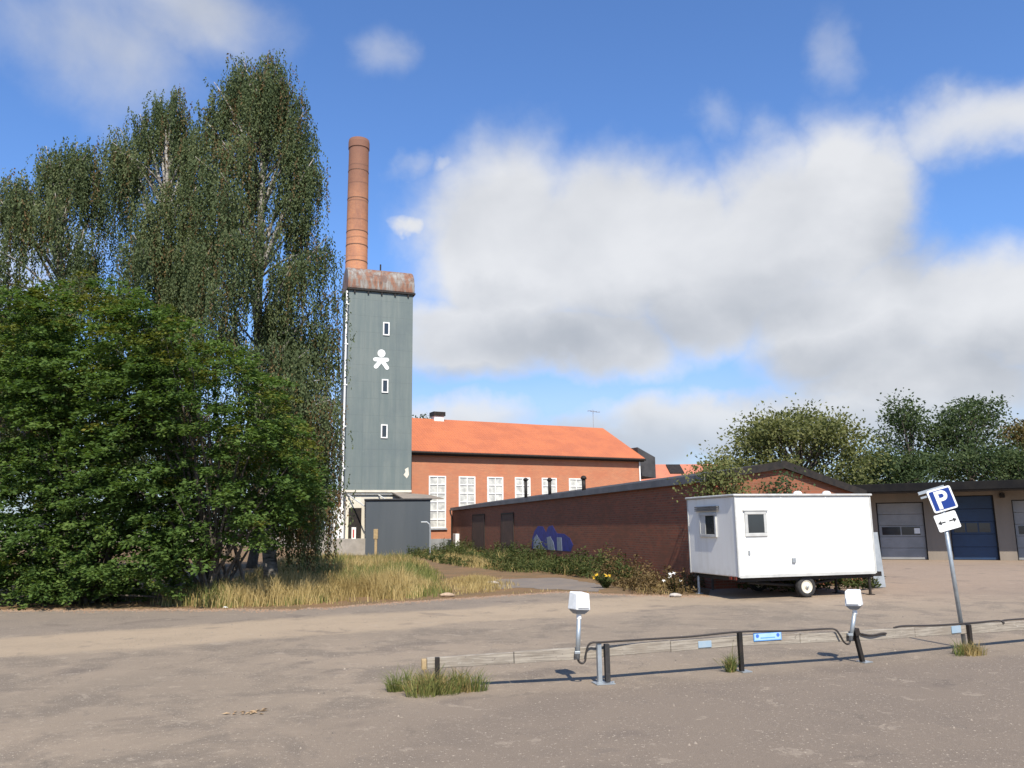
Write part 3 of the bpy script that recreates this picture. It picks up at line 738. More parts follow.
# end window and louvre: local end face lies in the plane x = 0
RE = Matrix.Translation((0, TWd, 0)) @ Matrix.Rotation(R(-90), 4, 'Z')     # x along the end wall from far to near corner
fr, gl = MB(RE), MB(RE); panes(fr, gl, .66, 1.52, 1.50, 2.12, 0, 1, 1, .07, .045); 
fr.box(.74, .98, -.035, -.022, 1.57, 2.05)
o = fr.build('window', M['hut_trim'], tr, bevel=.008); gl.build('pane', M['glass'], o)
lv = MB(RE)
for i in range(3): lv.box(.50, 1.66, -.07, -.002, 2.17 + i * .045, 2.20 + i * .045)
lv.build('louvre', M['fascia'], tr)
lk = MB(); lk.box(.29, .34, -.025, -.002, 1.08, 1.18); lk.build('latch', M['grey_metal'], tr)
MB().box(1.50, 1.60, -.05, -.002, .86, .98).build('power_inlet', M['grey_metal'], tr, bevel=.01)
# chassis, drawbar, wheels, legs
c = MB(); c.box(.05, TLn - .05, .12, .22, .43, .546); c.box(.05, TLn - .05, TWd - .22, TWd - .12, .43, .546)
for xx in (.1, 1.3, 2.6, TLn - .2): c.box(xx, xx + .1, .222, TWd - .222, .44, .544)
c.tube([(1.95, .1, .25), (1.95, TWd - .1, .25)], .05, 8)
c.tube([(.4, .3, .40), (1.95, .3, .27)], .035, 6); c.tube([(2.9, .3, .40), (1.95, .3, .27)], .035, 6)
c.build('chassis', M['black'], tr)
db = MB(); db.tube([(.3, .45, .44), (-1.3, 1.2, .42)], .05, 8); db.tube([(.3, TWd - .45, .44), (-1.3, 1.2, .42)], .05, 8)
dbm = MB(); dbm.tube([(TLn - .2, .6, .44), (TLn + .9, 1.2, .42)], .05, 8); dbm.tube([(TLn - .2, TWd - .6, .44), (TLn + .9, 1.2, .42)], .05, 8); dbm.box(TLn + .8, TLn + 1.1, 1.12, 1.28, .38, .5)
dbm.build('drawbar', M['black'], tr)
def wheel(y, face):
    Mx = Matrix.Translation((1.95, y, .262)) @ Matrix.Rotation(R(90), 4, 'X')
    ty = MB().lathe([(.17, -.085), (.235, -.09), (.258, -.06), (.262, 0), (.258, .06), (.235, .09), (.17, .085)], 32, Mx, False).build('wheel', M['rubber'], tr, smooth=True)
    rim = MB().lathe([(.172, -.06), (.172, .06), (.15, .075), (.13, .055), (.06, .06), (.05, .085), (.0, .085)], 28, Mx, False).build('rim', M['cream'], ty, smooth=False)
    hb = MB().lathe([(.035, .083), (.035, .11), (.02, .12), (0, .12)], 12, Mx, False)
    hb.build('hub', M['grey_metal'], ty)
wheel(.16, 1); wheel(TWd - .16, -1)
for xx, yy in ((.10, 2.2), (TLn - .12, .14), (TLn - .12, TWd - .15), (TLn - .55, .9)):
    l = MB(); l.tube([(xx, yy, .0), (xx, yy, .47)], .035, 8); l.box(xx - .08, xx + .08, yy - .08, yy + .08, 0, .02); l.build('support_leg', M['steel'] if xx < 1 else M['black'], tr)
redm = worn('red_lens', (.16, .022, .015), (.10, .02, .015), 9, .3, .1)
for q in (2.0, 2.22): MB(RE).box(q, q + .11, -.03, -.002, Z0 - .07, Z0 - .003).build('tail_light', redm, tr)
# grey board standing behind the trailer's right end
bd = MB().box(0, .34, 0, .04, .02, 1.55).build('leaning_board', M['grey_metal'], None, bevel=.005)
pb = at(874, 575, 23.2); bd.location = (pb.x, 23.2, 0); bd.rotation_euler = (R(-6), 0, R(10))
tag(bd, 'grey sheet board leaning behind the right end of the white trailer', 'board')

# ================================================================== RAIL WITH OUTLETS
posts = [Vector((-.91, 9.70, 0)), Vector((.98, 10.02, 0)), Vector((2.83, 10.66, 0)), Vector((4.60, 11.24, 0)), Vector((6.56, 12.16, 0)), Vector((8.9, 13.15, 0))]
rail = thing('parking_rail', 'long weathered timber bumper rail on short steel posts across the parking bays', 'rail', (0, 0, 0))
RT = [.365, .415, .44, .40, .345, .315]; RH = .125
ptsr = [posts[0] - (posts[1] - posts[0]).normalized() * .12] + posts[1:]
for i in range(len(ptsr) - 1):
    a, b_ = ptsr[i], ptsr[i + 1]; d = b_ - a; L = d.length
    MM = Matrix.Translation(a + Vector((0, 0, RT[i]))) @ Matrix.Rotation(math.atan2(d.y, d.x), 4, 'Z') @ Matrix.Rotation(-math.atan2(RT[i + 1] - RT[i], L), 4, 'Y')
    nseg = 2
    for j in range(nseg):
        bm = MB(MM); bm.box(L * j / nseg + .003, L * (j + 1) / nseg - .003, -.03, .03, -RH + random.uniform(-.006, .006), random.uniform(-.006, .006)); bm.build('plank', M['timber'], rail, bevel=.008)
MM0 = Matrix.Translation(ptsr[0]) @ Matrix.Rotation(math.atan2((posts[1] - posts[0]).y, (posts[1] - posts[0]).x), 4, 'Z')
MB(MM0).box(-.06, .0, -.04, .04, RT[0] - RH - .005, RT[0] - .01).build('end_block', M['timber_end'], rail, bevel=.01)
dirr = [math.atan2((posts[min(i + 1, 5)] - posts[max(i - 1, 0)]).y, (posts[min(i + 1, 5)] - posts[max(i - 1, 0)]).x) for i in range(6)]
for i, p in enumerate(posts):
    lean = {3: .22}.get(i, 0.0)
    MM = Matrix.Translation(p) @ Matrix.Rotation(dirr[i], 4, 'Z') @ Matrix.Rotation(-lean, 4, 'Y')
    pm = MB(MM)
    if i == 1:
        pm.box(.065, .125, -.09, -.033, .02, .45); po = pm.build('post', M['rubber'], rail, bevel=.006)
        pm2 = MB(MM); pm2.box(-.03, .022, -.09, -.033, .012, .47); pm2.build('post', M['steel'], rail, bevel=.004)
        MB(MM).box(-.07, .16, -.15, .05, .003, .012).build('foot_plate', M['steel'], po)
        for qx, qy in ((-.055, -.13), (.14, -.13)): MB(MM).tube([(qx, qy, .012), (qx, qy, .035)], .014, 6).build('bolt', M['steel'], po)
    else:
        pm.box(-.027, .027, -.085, -.033, .0 if i != 3 else -.02, RT[i] + (.04 if i in (2, 3) else .01)); po = pm.build('post', M['black'], rail, bevel=.005)
        if i in (2, 3): MB(Matrix.Translation(p) @ Matrix.Rotation(dirr[i], 4, 'Z')).box(-.03, .11, -.13, .03, .003, .014).build('foot_plate', M['steel'], po)
        if i == 3: MB(MM).box(-.04, .04, -.11, -.025, .36, .455).build('clamp', M['black'], po, bevel=.008)
def on_rail(px, i):
    a, b_ = posts[i], posts[i + 1]; d = ray(px, 640); e_ = b_ - a
    s_ = (a.x * d[1] - a.y * d[0]) / (e_.y * d[0] - e_.x * d[1]); return a + e_ * s_, math.atan2(e_.y, e_.x)
def rail_top(p, i):
    a, b_ = posts[i], posts[i + 1]; e_ = b_ - a; t = (p - a).dot(e_) / e_.dot(e_); return RT[i] + (RT[i + 1] - RT[i]) * t
def plate(px, i, wdt, h0, h1, mk, lab, ink=False):
    p, a = on_rail(px, i); dz_ = rail_top(p, i) - .50; h0 += dz_; h1 += dz_; MM = Matrix.Translation(p) @ Matrix.Rotation(a, 4, 'Z')
    o = MB(MM).box(-wdt / 2, wdt / 2, -.042, -.033, h0, h1).build('sign_plate', M[mk], rail, bevel=.003); o['label'] = lab
    if ink:
        hm = (h0 + h1) / 2
        for sx in (-1, 1): MB(MM).prism(arc(sx * (wdt / 2 - .055), hm + .012, .024, 0, 330, 11), -.0445, -.041, None).build('plate_dot', M['plate_ink'], o)
        k = MB(MM); k.box(-wdt / 2 + .10, wdt / 2 - .10, -.0440, -.041, hm - .022, hm - .008); k.build('plate_line', M['blue_plate'], o)
        MB(MM).box(-wdt / 2 + .012, wdt / 2 - .012, -.0432, -.0415, h0 + .012, h1 - .012).build('plate_face', worn('plate_pale', (.36, .54, .74), (.30, .48, .70), 8, .4, .1), o)
plate(766, 2, .42, .425, .53, 'blue_plate', 'light blue number plate with a dark dot at each end', True)
plate(703, 1, .19, .39, .47, 'pale_plate', 'small faded pale blue plate near the middle post')
plate(955, 3, .2, .40, .50, 'pale_plate', 'faded pale blue plate beside the sign pole')
# outlet boxes on poles clamped to the rail
def outlet(px_b, i, yaw, lean, label, tilt, hgt):
    p, a = on_rail(px_b, i)
    t = thing('outlet_post', label, 'outlet post', p + Vector((math.sin(a), -math.cos(a), 0)) * .075, 0, 'engine heater outlets on the parking rail')
    top = Vector((lean, 0, hgt))
    MB().tube([(0, 0, .29), top], .027, 12).build('pole', M['steel'], t, smooth=True)
    MB().tube([tuple(top - Vector((0, 0, .03))), tuple(top + Vector((0, 0, .03)))], .03, 10).build('collar', M['box_white'], t)
    MX = Matrix.Translation(top + Vector((0, 0, .03))) @ Matrix.Rotation(yaw, 4, 'Z') @ Matrix.Rotation(tilt, 4, 'Y')
    MB(MX).add([(-.05, -.05, -.0), (.05, -.05, 0), (.05, .05, 0), (-.05, .05, 0), (-.09, -.085, .045), (.09, -.085, .045), (.09, .085, .045), (-.09, .085, .045)],
               [(0, 3, 2, 1), (4, 5, 6, 7), (0, 1, 5, 4), (1, 2, 6, 5), (2, 3, 7, 6), (3, 0, 4, 7)]).build('mount', M['grey_metal'], t)
    bo = MB(MX).add([(-.10, -.10, .047), (.10, -.10, .047), (.10, .10, .047), (-.10, .10, .047), (-.088, -.085, .24), (.088, -.085, .24), (.088, .09, .255), (-.088, .09, .255)],
               [(0, 3, 2, 1), (4, 5, 6, 7), (0, 1, 5, 4), (1, 2, 6, 5), (2, 3, 7, 6), (3, 0, 4, 7)]).build('outlet_box', M['box_white'], t, bevel=.014, seg=3)
    MB(MX).box(-.078, .078, -.112, -.1, .07, .16).build('flap', M['box_white'], bo, bevel=.008)
    ub = MB()
    ub.box(-.032, .032, -.03, .05, .355, .385)
    ub.build('clamp', M['steel'], t, bevel=.003)
    return t
outlet(575.5, 0, R(28), .03, 'white outlet box on a grey pole left of the light blue plate', .07, .78)
outlet(846.5, 2, R(-32), .09, 'white outlet box on a leaning pole right of the light blue plate', -.02, .665)
# cable on top of the rail
def cable_pts(seq):
    out = []
    for (px, i, z, off) in seq:
        p, a = on_rail(px, i); out.append(p + Vector((math.sin(a) * off, -math.cos(a) * off, z - .50 + rail_top(p, i))))
    return out
def smooth_pts(p, n=6):
    out = []; P_ = [p[0]] + p + [p[-1]]
    for i in range(1, len(P_) - 2):
        for k in range(n):
            t = k / n; a, b_, c_, d = P_[i - 1:i + 3]
            out.append(.5 * ((2 * b_) + (c_ - a) * t + (2 * a - 5 * b_ + 4 * c_ - d) * t * t + (3 * b_ - a - 3 * c_ + d) * t ** 3))
    return out + [p[-1]]
seq = [(575.5, 0, .40, .075), (577, 0, .355, .075), (580, 0, .335, .075), (583, 0, .36, .075), (584, 0, .45, .08), (586, 0, .53, .09), (590, 0, .565, .10), (598, 1, .562, .10), (640, 1, .548, .05), (690, 1, .535, .03), (737, 1, .55, .06), (790, 2, .535, .03), (825, 2, .545, .03), (833, 2, .535, .06), (836, 2, .47, .08), (839, 2, .39, .08), (842, 2, .35, .08), (845, 2, .355, .078), (846.5, 2, .40, .075)]
cb = MB().tube(smooth_pts(cable_pts(seq)), .013, 6).build('power_cable', M['cable'], None, smooth=True)
tag(cb, 'black cable running along the rail between the two white outlet boxes', 'cable')
seq = [(858, 3, .47, .05), (868, 3, .44, .06), (880, 3, .455, .05), (884, 3, .45, .045)]
tag(MB().tube(smooth_pts(cable_pts(seq)), .013, 6).build('cable_stub', M['cable'], None, smooth=True), 'short loose black cable end lying against the rail right of the leaning post', 'cable')
seq = [(895, 3, .515, .0), (905, 3, .53, .0), (930, 3, .518, .0), (950, 3, .52, .02), (975, 4, .525, .02), (1000, 4, .53, .01), (1003, 4, .50, .05), (1006, 4, .53, .01), (1040, 4, .53, .0), (1070, 4, .52, 0)]
tag(MB().tube(smooth_pts(cable_pts(seq)), .013, 6).build('power_cable', M['cable'], None, smooth=True), 'black cable lying on the rail to the right of the parking sign pole', 'cable')

# ================================================================== PARKING SIGN
sp0 = Vector((6.60, 12.30, 0)); stop = at(941.0, 498, 12.28)
sg = thing('parking_sign', 'leaning blue parking sign with white arrow panel on a grey pole', 'sign', sp0)
topl = stop - sp0
axis = topl.normalized()
MB().tube([(0, 0, 0), topl + axis * .16], .03, 12).build('pole', M['steel'], sg, smooth=True)
yaw = R(-14)
xr = Vector((math.cos(yaw), math.sin(yaw), 0)); rollang = R(16)
zr = axis; xr = (xr + Vector((0, 0, math.tan(rollang)))).normalized(); yr = zr.cross(xr).normalized(); zr2 = xr.cross(yr)
SM = Matrix.Translation(topl - axis * .02) @ Matrix(((xr.x, yr.x, zr2.x, 0), (xr.y, yr.y, zr2.y, 0), (xr.z, yr.z, zr2.z, 0), (0, 0, 0, 1)))
def rrect(x0, x1, z0, z1, r, n=5):
    return arc(x1 - r, z0 + r, r, -90, 0, n) + arc(x1 - r, z1 - r, r, 0, 90, n) + arc(x0 + r, z1 - r, r, 90, 180, n) + arc(x0 + r, z0 + r, r, 180, 270, n)
hs = .172
pl = MB(SM).prism(rrect(-hs, hs, -hs, hs, .03), -.052, -.036).build('sign_panel', M['sign_white'], sg)
MB(SM).prism(rrect(-hs + .026, hs - .026, -hs + .026, hs - .026, .014), -.0545, -.050).build('blue_field', M['blue_sign'], pl)
pp = MB(SM)
pp.box(-.085, -.030, -.0570, -.053, -.135, .135)
outer = arc(.01, .055, .080, 90, -90, 14); inner = arc(.01, .055, .030, -90, 90, 14)
pp.prism((outer[::-1] + [( -.0302, .135), (-.0302, .085)] + inner[::-1] + [(-.0302, .025), (-.0302, -.025)]), -.0572, -.053)
pp.build('letter', M['sign_white'], pl)
ap = MB(SM).prism(rrect(-hs - .035, hs - .065, -.455, -.200, .02), -.050, -.036).build('arrow_panel', M['sign_white'], sg)
for sx, cx in ((-1, -.125), (1, .025)):
    cz = -.328
    ar = MB(SM); ar.box(min(cx - sx * .05, cx + sx * .012), max(cx - sx * .05, cx + sx * .012), -.0525, -.049, cz - .009, cz + .009)
    tri = [(cx + sx * .012, cz - .034), (cx + sx * .062, cz), (cx + sx * .012, cz + .034)]
    ar.prism(tri if sx > 0 else tri[::-1], -.0527, -.049)
    ar.build('arrow', M['sign_black'], ap)
br = MB(SM); br.box(-.28, .10, -.034, -.012, .150, .195); br.box(-.27, .10, -.034, -.012, .085, .115); br.build('bracket', M['steel'], sg)

# ================================================================== TREES
def tree_limb(mb, a, b, r0, r1, bow, n=6, sag=0.0):
    a = Vector(a); b = Vector(b); mid = (a + b) / 2 + Vector(bow); pts = []
    for i in range(n + 1):
        t = i / n; pts.append((1 - t) ** 2 * a + 2 * t * (1 - t) * mid + t * t * b)
    mb.tube(pts, [r0 + (r1 - r0) * i / n for i in range(n + 1)], 6); return pts
def weeping_birch(label, base, top, tips, group):
    t = thing('birch_tree', label, 'tree', (base[0], base[1], 0), 0, group); B = Vector((base[0], base[1], 0))
    tk = MB(); top = Vector(top)
    tp = [B, B.lerp(top, .3) + Vector((random.uniform(-.3, .3), 0, 0)), B.lerp(top, .6) + Vector((random.uniform(-.4, .4), .2, 0)), B.lerp(top, .85), top]
    tp = smooth_pts(tp, 4); tk.tube([p - B for p in tp], [.24 * (1 - .92 * i / (len(tp) - 1)) for i in range(len(tp))], 10)
    tk.build('trunk', M['birch_bark'], t, smooth=True)
    lm = MB(); P = []; D = []; Pb = []; Db = []
    for tip in tips:
        tip = Vector(tip); h = max(.15, min(.95, (tip.z / top.z) * random.uniform(.60, .86)))
        a = tp[int(h * (len(tp) - 1))]
        dxy = Vector((tip.x - a.x, tip.y - a.y, 0)); ln = dxy.length
        pts = tree_limb(lm, a - B, tip - B, .02 + .012 * (tip - a).length, .012, Vector((0, 0, .25 * ln + .2)), 7)
        pts = [p + B for p in pts]
        nst = random.randint(52, 84)
        for _ in range(nst):
            s = random.uniform(.35, 1.0) ** .5; f = s * (len(pts) - 1); i = min(int(f), len(pts) - 2); p = pts[i].lerp(pts[i + 1], f - i)
            p = p + Vector((random.gauss(0, .24), random.gauss(0, .24), random.uniform(-.1, .2)))
            L = min(random.uniform(.7, 3.2) * (.5 + .5 * random.random()), max(.3, p.z - .4))
            n = int(L * 19); u = np.linspace(0, 1, n)
            ox, oy = random.gauss(0, .14), random.gauss(0, .14)
            q = np.stack([p.x + ox * u ** .7 + .03 * rng.normal(size=n), p.y + oy * u ** .7 + .03 * rng.normal(size=n), p.z - L * u + .10 * np.sin(u * 3) * .5], 1)
            dd = np.stack([.5 * rng.normal(size=n), .5 * rng.normal(size=n), -np.ones(n)], 1)
            brown = random.random() < (.10 if tip.z > 6 else .38)
            (Pb if brown else P).append(q - np.array(B)); (Db if brown else D).append(dd)
    lm.build('limbs', M['birch_bark'], t, smooth=True)
    P = np.concatenate(P); D = np.concatenate(D)
    leaf_mesh('crown', P, D, rng.uniform(.075, .125, len(P)), rng.uniform(.04, .065, len(P)), M['birch_leaf'], t)
    if Pb:
        Pb = np.concatenate(Pb); Db = np.concatenate(Db)
        leaf_mesh('dry_foliage', Pb, Db, rng.uniform(.07, .12, len(Pb)), rng.uniform(.04, .07, len(Pb)), M['brown_leaf'], t)
    return t
profile = [(-60, 215), (0, 190), (30, 178), (46, 152), (70, 147), (95, 152), (108, 172), (116, 135), (140, 120), (160, 104), (176, 96), (192, 124), (204, 112), (212, 90), (235, 70), (246, 66), (256, 78), (268, 62), (285, 78), (298, 96), (306, 122), (312, 150), (318, 172), (326, 240), (335, 262), (341, 300)]
def top_at(px): return float(np.interp(px, [p[0] for p in profile], [p[1] for p in profile]))
def birch_tips(peaks, x0, x1, Yc, nin, ymax):
    out = []
    for px, py in peaks:
        Y = Yc + random.gauss(0, .7)
        out += [at(px, py, Y), at(px + random.uniform(-7, 7), py + random.uniform(8, 20), Y + random.uniform(-.4, .4))]
    for i in range(nin):
        px = random.uniform(x0, x1); t0 = top_at(px) + 26; py = t0 + (ymax - t0) * random.random() ** .9
        out.append(at(px, py, Yc + random.uniform(-2.6, 2.6)))
    return out
ga = 'weeping birches left of the tower'
tipsA = birch_tips([(203, 108), (214, 82), (236, 62), (243, 58), (256, 78), (269, 50), (277, 66), (290, 82), (300, 98), (309, 124)], 190, 312, 26, 27, 440) + birch_tips([], 205, 338, 26, 24, 510)
tipsA += [at(px, py, 26 + random.gauss(0, .6)) for px, py in ((318, 165), (314, 158), (308, 160), (316, 172), (328, 236), (334, 255), (338, 290), (300, 400), (312, 430), (302, 460), (322, 440), (332, 470), (300, 490), (315, 495), (328, 500), (290, 470), (320, 380), (308, 350), (334, 330), (338, 360), (330, 400), (335, 430), (328, 450), (318, 420), (310, 470), (325, 470))]
weeping_birch('tallest weeping birch, nearest the tower, behind the dark shrubs', (-7.7, 26.2), at(262, 92, 26.2), tipsA, ga)
weeping_birch('middle weeping birch with pale bare limbs behind the dark shrubs', (-11.3, 27.5), at(166, 130, 27.5), birch_tips([(112, 142), (120, 128), (140, 114), (160, 98), (176, 88), (188, 116), (200, 128)], 95, 222, 27.5, 40, 450) + [at(px, py, 26.3) for px, py in ((150, 195), (165, 185), (178, 205), (158, 240), (172, 250), (190, 235), (140, 230), (168, 280), (185, 270))], ga)
weeping_birch('leftmost and lowest weeping birch, cut off by the edge of the photo', (-15.6, 27.0), at(60, 180, 27.0), birch_tips([(-30, 190), (0, 182), (20, 172), (46, 146), (60, 152), (78, 142), (94, 148), (106, 172)], -55, 130, 27.0, 38, 430), ga)

def shrub(label, base, outline, n, Yr, light_top, group, xr_):
    t = thing('shrub', label, 'shrub', (base[0], base[1], 0), 0, group); B = np.array([base[0], base[1], 0.0])
    st = MB(); P = []; D = []; P2 = []; D2 = []; cand = []
    xs_ = [p[0] for p in outline]; ys_ = [p[1] for p in outline]; bs_ = [p[2] for p in outline]
    while len(cand) < n:
        px = random.uniform(*xr_); t0 = np.interp(px, xs_, ys_); b0 = np.interp(px, xs_, bs_)
        py = t0 + (b0 - t0) * random.random()
        if random.random() > .25 + (b0 - t0) / 330: continue
        cand.append((px, py, (py - t0)))
    for k, (px, py, dp_) in enumerate(cand):
        Y = base[1] + (random.uniform(*Yr))
        c = np.array(at(px, py, Y)); 
        if c[2] < .05: c[2] = random.uniform(.05, .6)
        out = c - B; out[2] = 0; out += np.array([random.gauss(0, .6), random.gauss(-.5, .6), 0]); out /= np.linalg.norm(out) + 1e-6
        # one flat, slightly drooping spray of leaves
        nl = random.randint(55, 95); Ls = random.uniform(.5, 1.15)
        u = rng.random(nl) ** .7; side = (rng.random(nl) - .5) * 2 * (1 - u) * .55 * Ls + .04 * rng.normal(size=nl)
        s2 = np.array([-out[1], out[0], 0])
        q = c + out * (u * Ls)[:, None] + s2 * side[:, None]; q[:, 2] += .05 * rng.normal(size=nl) - .20 * Ls * u ** 2 + .05
        q[:, 2] = np.maximum(q[:, 2], .05)
        dd = out + s2 * np.sign(side)[:, None] * .9 + .35 * rng.normal(size=(nl, 3)); dd[:, 2] -= .25
        ye = random.random() < (light_top if dp_ < 60 else .03)
        (P2 if ye else P).append(q - B); (D2 if ye else D).append(dd)
        if k % 22 == 0:
            st.tube([(random.gauss(0, .25), random.gauss(0, .25), 0), (.45 * (c - B)[0], .45 * (c - B)[1], c[2] * .6), tuple(c - B)], [.05, .03, .008], 5)
    st.build('stems', M['bark'], t)
    P = np.concatenate(P); D = np.concatenate(D); upv = np.array([[0, 0, 1.0]])
    leaf_mesh('foliage', P, D, rng.uniform(.09, .15, len(P)), rng.uniform(.055, .09, len(P)), M['green_leaf'], t, upv)
    if P2:
        P2 = np.concatenate(P2); D2 = np.concatenate(D2); leaf_mesh('yellowing_foliage', P2, D2, rng.uniform(.08, .13, len(P2)), rng.uniform(.05, .08, len(P2)), M['yellow_leaf'], t, upv)
gs = 'dark shrubs at the edge of the lot'
shrub('broad dark green shrub, right-hand one, beside the tall dry grass', (-7.9, 21.6), [(95, 330, 598), (125, 300, 594), (150, 305, 585), (180, 315, 574), (215, 330, 558), (240, 350, 548), (262, 380, 538), (276, 405, 530), (292, 440, 512), (302, 468, 496)], 820, (-1.7, 1.7), .30, gs, (95, 302))
shrub('tallest dark shrub with yellowing top, in the middle of the row', (-11.4, 21.9), [(20, 330, 596), (50, 285, 600), (90, 272, 600), (130, 290, 596), (165, 320, 588)], 720, (-1.6, 1.6), .40, gs, (20, 165))
shrub('dark shrub cut off by the left edge of the photo', (-14.9, 22.0), [(-75, 310, 598), (-30, 290, 601), (0, 288, 602), (40, 305, 600), (58, 340, 597)], 560, (-1.6, 1.6), .25, gs, (-75, 58))

def broadleaf(label, base, tips, leafm, size, group, per=170, spread=.55):
    t = thing('tree', label, 'tree', (base[0], base[1], 0), 0, group); B = Vector((base[0], base[1], 0))
    zt_ = max(p.z for p in tips); top = Vector((B.x + random.uniform(-.3, .3), B.y, zt_ * .82))
    tp = smooth_pts([B, B.lerp(top, .4) + Vector((.2, 0, 0)), B.lerp(top, .75) - Vector((.15, 0, 0)), top], 4)
    MB().tube([p - B for p in tp], [.28 * (1 - .9 * i / (len(tp) - 1)) for i in range(len(tp))], 8).build('trunk', M['bark'], t, smooth=True)
    lm = MB(); P = []; D = []
    for tip in tips:
        h = max(.2, min(.95, tip.z / zt_ * random.uniform(.55, .8))); a = tp[int(h * (len(tp) - 1))]
        pts = tree_limb(lm, a - B, tip - B, .07, .012, Vector((0, 0, .3)), 5)
        for c in (pts[-1], pts[-2]):
            n = int(per * random.uniform(.5, 1.2)); sp = spread * random.uniform(.7, 1.25)
            g = rng.normal(size=(n, 3)) * np.array([sp, sp, sp * .62]); P.append(np.array(c) + g)
            D.append(g / (np.linalg.norm(g, axis=1, keepdims=True) + 1e-6) + .7 * rng.normal(size=(n, 3)) + np.array([0, 0, -.25]))
    lm.build('limbs', M['bark'], t)
    P = np.concatenate(P); D = np.concatenate(D)
    P[:, 2] = np.maximum(P[:, 2], .3)
    leaf_mesh('crown', P, D, rng.uniform(.7, 1.3, len(P)) * size, rng.uniform(.45, .75, len(P)) * size, leafm, t)
    return t
def crown_tips(outl, Y, n, dz, bottom):
    out = []; xs_ = [p[0] for p in outl]; ys_ = [p[1] for p in outl]
    for i in range(n):
        px = random.uniform(xs_[0], xs_[-1]); t0 = np.interp(px, xs_, ys_) + 7
        py = t0 + (bottom - t0) * random.random() ** 1.2 if i > n * .35 else t0 + random.uniform(0, 8)
        out.append(at(px, py, Y + random.uniform(-dz, dz)))
    return out
gt = 'trees behind the brick shed and garages'
broadleaf('broad olive green tree rising behind the brick shed gable', (16.4, 46), crown_tips([(716, 462), (735, 434), (760, 416), (800, 408), (838, 416), (862, 434), (878, 455)], 46, 66, 2.6, 492), M['olive_leaf'], .20, gt, 190, .55)
broadleaf('airy dark green tree behind the white garage door', (26.2, 53), crown_tips([(874, 436), (886, 412), (902, 393), (918, 397), (930, 414), (940, 436)], 53, 30, 2.0, 490), M['dark_leaf'], .21, gt, 120, .48)
broadleaf('airy dark green tree behind the blue garage door', (30.5, 54), crown_tips([(932, 432), (946, 407), (962, 398), (976, 393), (992, 395), (1004, 410), (1016, 430)], 54, 38, 2.2, 488), M['dark_leaf'], .21, gt, 125, .48)
broadleaf('rusty brown tree above the garages at the right edge', (35.5, 54), crown_tips([(1000, 440), (1012, 424), (1030, 418), (1060, 422), (1085, 440)], 54, 34, 2.0, 490), M['rust_leaf'], .21, gt, 150, .5)
broadleaf('dense low green tree filling the gap behind the shed', (21.5, 50), crown_tips([(846, 452), (870, 446), (900, 448), (930, 456)], 49, 26, 1.5, 494), M['dark_leaf'], .20, gt, 170, .5)
broadleaf('dense low tree behind the garage roof at the right', (31.5, 50), crown_tips([(930, 452), (965, 444), (1000, 446), (1040, 450)], 50, 30, 1.5, 492), M['dark_leaf'], .20, gt, 170, .5)
broadleaf('dark tree top just showing over the hall roof beside the tower', (-13.0, 88), crown_tips([(405, 417), (420, 413), (432, 418)], 88, 8, 1.2, 450), M['dark_leaf'], .3, None, 140, .8)
gb = 'dark trees deep behind the birches'
for i, (x0, x1, yt, Y, lab) in enumerate(((-90, 20, 330, 38, 'shadowy tree behind the leftmost birch'), (10, 120, 380, 40, 'shadowy tree behind the tallest dark shrub'), (115, 215, 400, 39, 'shadowy tree behind the right-hand dark shrub'), (205, 300, 430, 40, 'low shadowy tree between the right-hand shrub and the tower'))):
    xm = (x0 + x1) / 2; bse = at(xm, 540, Y)
    broadleaf(lab, (bse.x, Y), crown_tips([(x0, yt + 50), (x0 + 25, yt + 10), (xm, yt), (x1 - 25, yt + 10), (x1, yt + 50)], Y, 40, 2.0, 540), M['dark_leaf'], .18, gb, 130, .55)

# vines on the shed corner and gable
def vine(label, pts, n, m_, sz):
    o_ = Vector(pts[0]); t = thing('climbing_vine', label, 'vine', (o_.x, o_.y, 0), 0); B = np.array([o_.x, o_.y, 0.0]); P = []; D = []
    st = MB(); st.tube([(.0, .0, 0), (.05, -.03, 1.5), tuple(Vector(pts[len(pts) // 2]) - Vector(B))], [.04, .03, .012], 6); st.build('stem', M['bark'], t)
    for p in pts:
        g = rng.normal(size=(n, 3)) * np.array([.26, .20, .22]); P.append(np.array(p) + g - B); D.append(rng.normal(size=(n, 3)) + np.array([0, -.4, -.6]))
    P = np.concatenate(P); D = np.concatenate(D); leaf_mesh('foliage', P, D, rng.uniform(.07, .13, len(P)), rng.uniform(.05, .09, len(P)), m_, t)
vp = [at(px, py, 23.35) for px, py in [(708, 500), (706, 486), (712, 478), (720, 476), (728, 478), (716, 490), (726, 490), (736, 486), (738, 478), (742, 490), (732, 496), (722, 500), (712, 470), (722, 466), (702, 474), (690, 488)]]
vine('leafy green vine climbing over the shed corner behind the trailer', vp, 80, M['olive_leaf'], .1)
vp = [at(px, py, 23.75) for px, py in [(780, 496), (776, 488), (784, 484), (787, 478), (790, 492), (772, 494)]]
vine('small dark vine clump under the shed gable peak', vp, 70, M['dark_leaf'], .1)

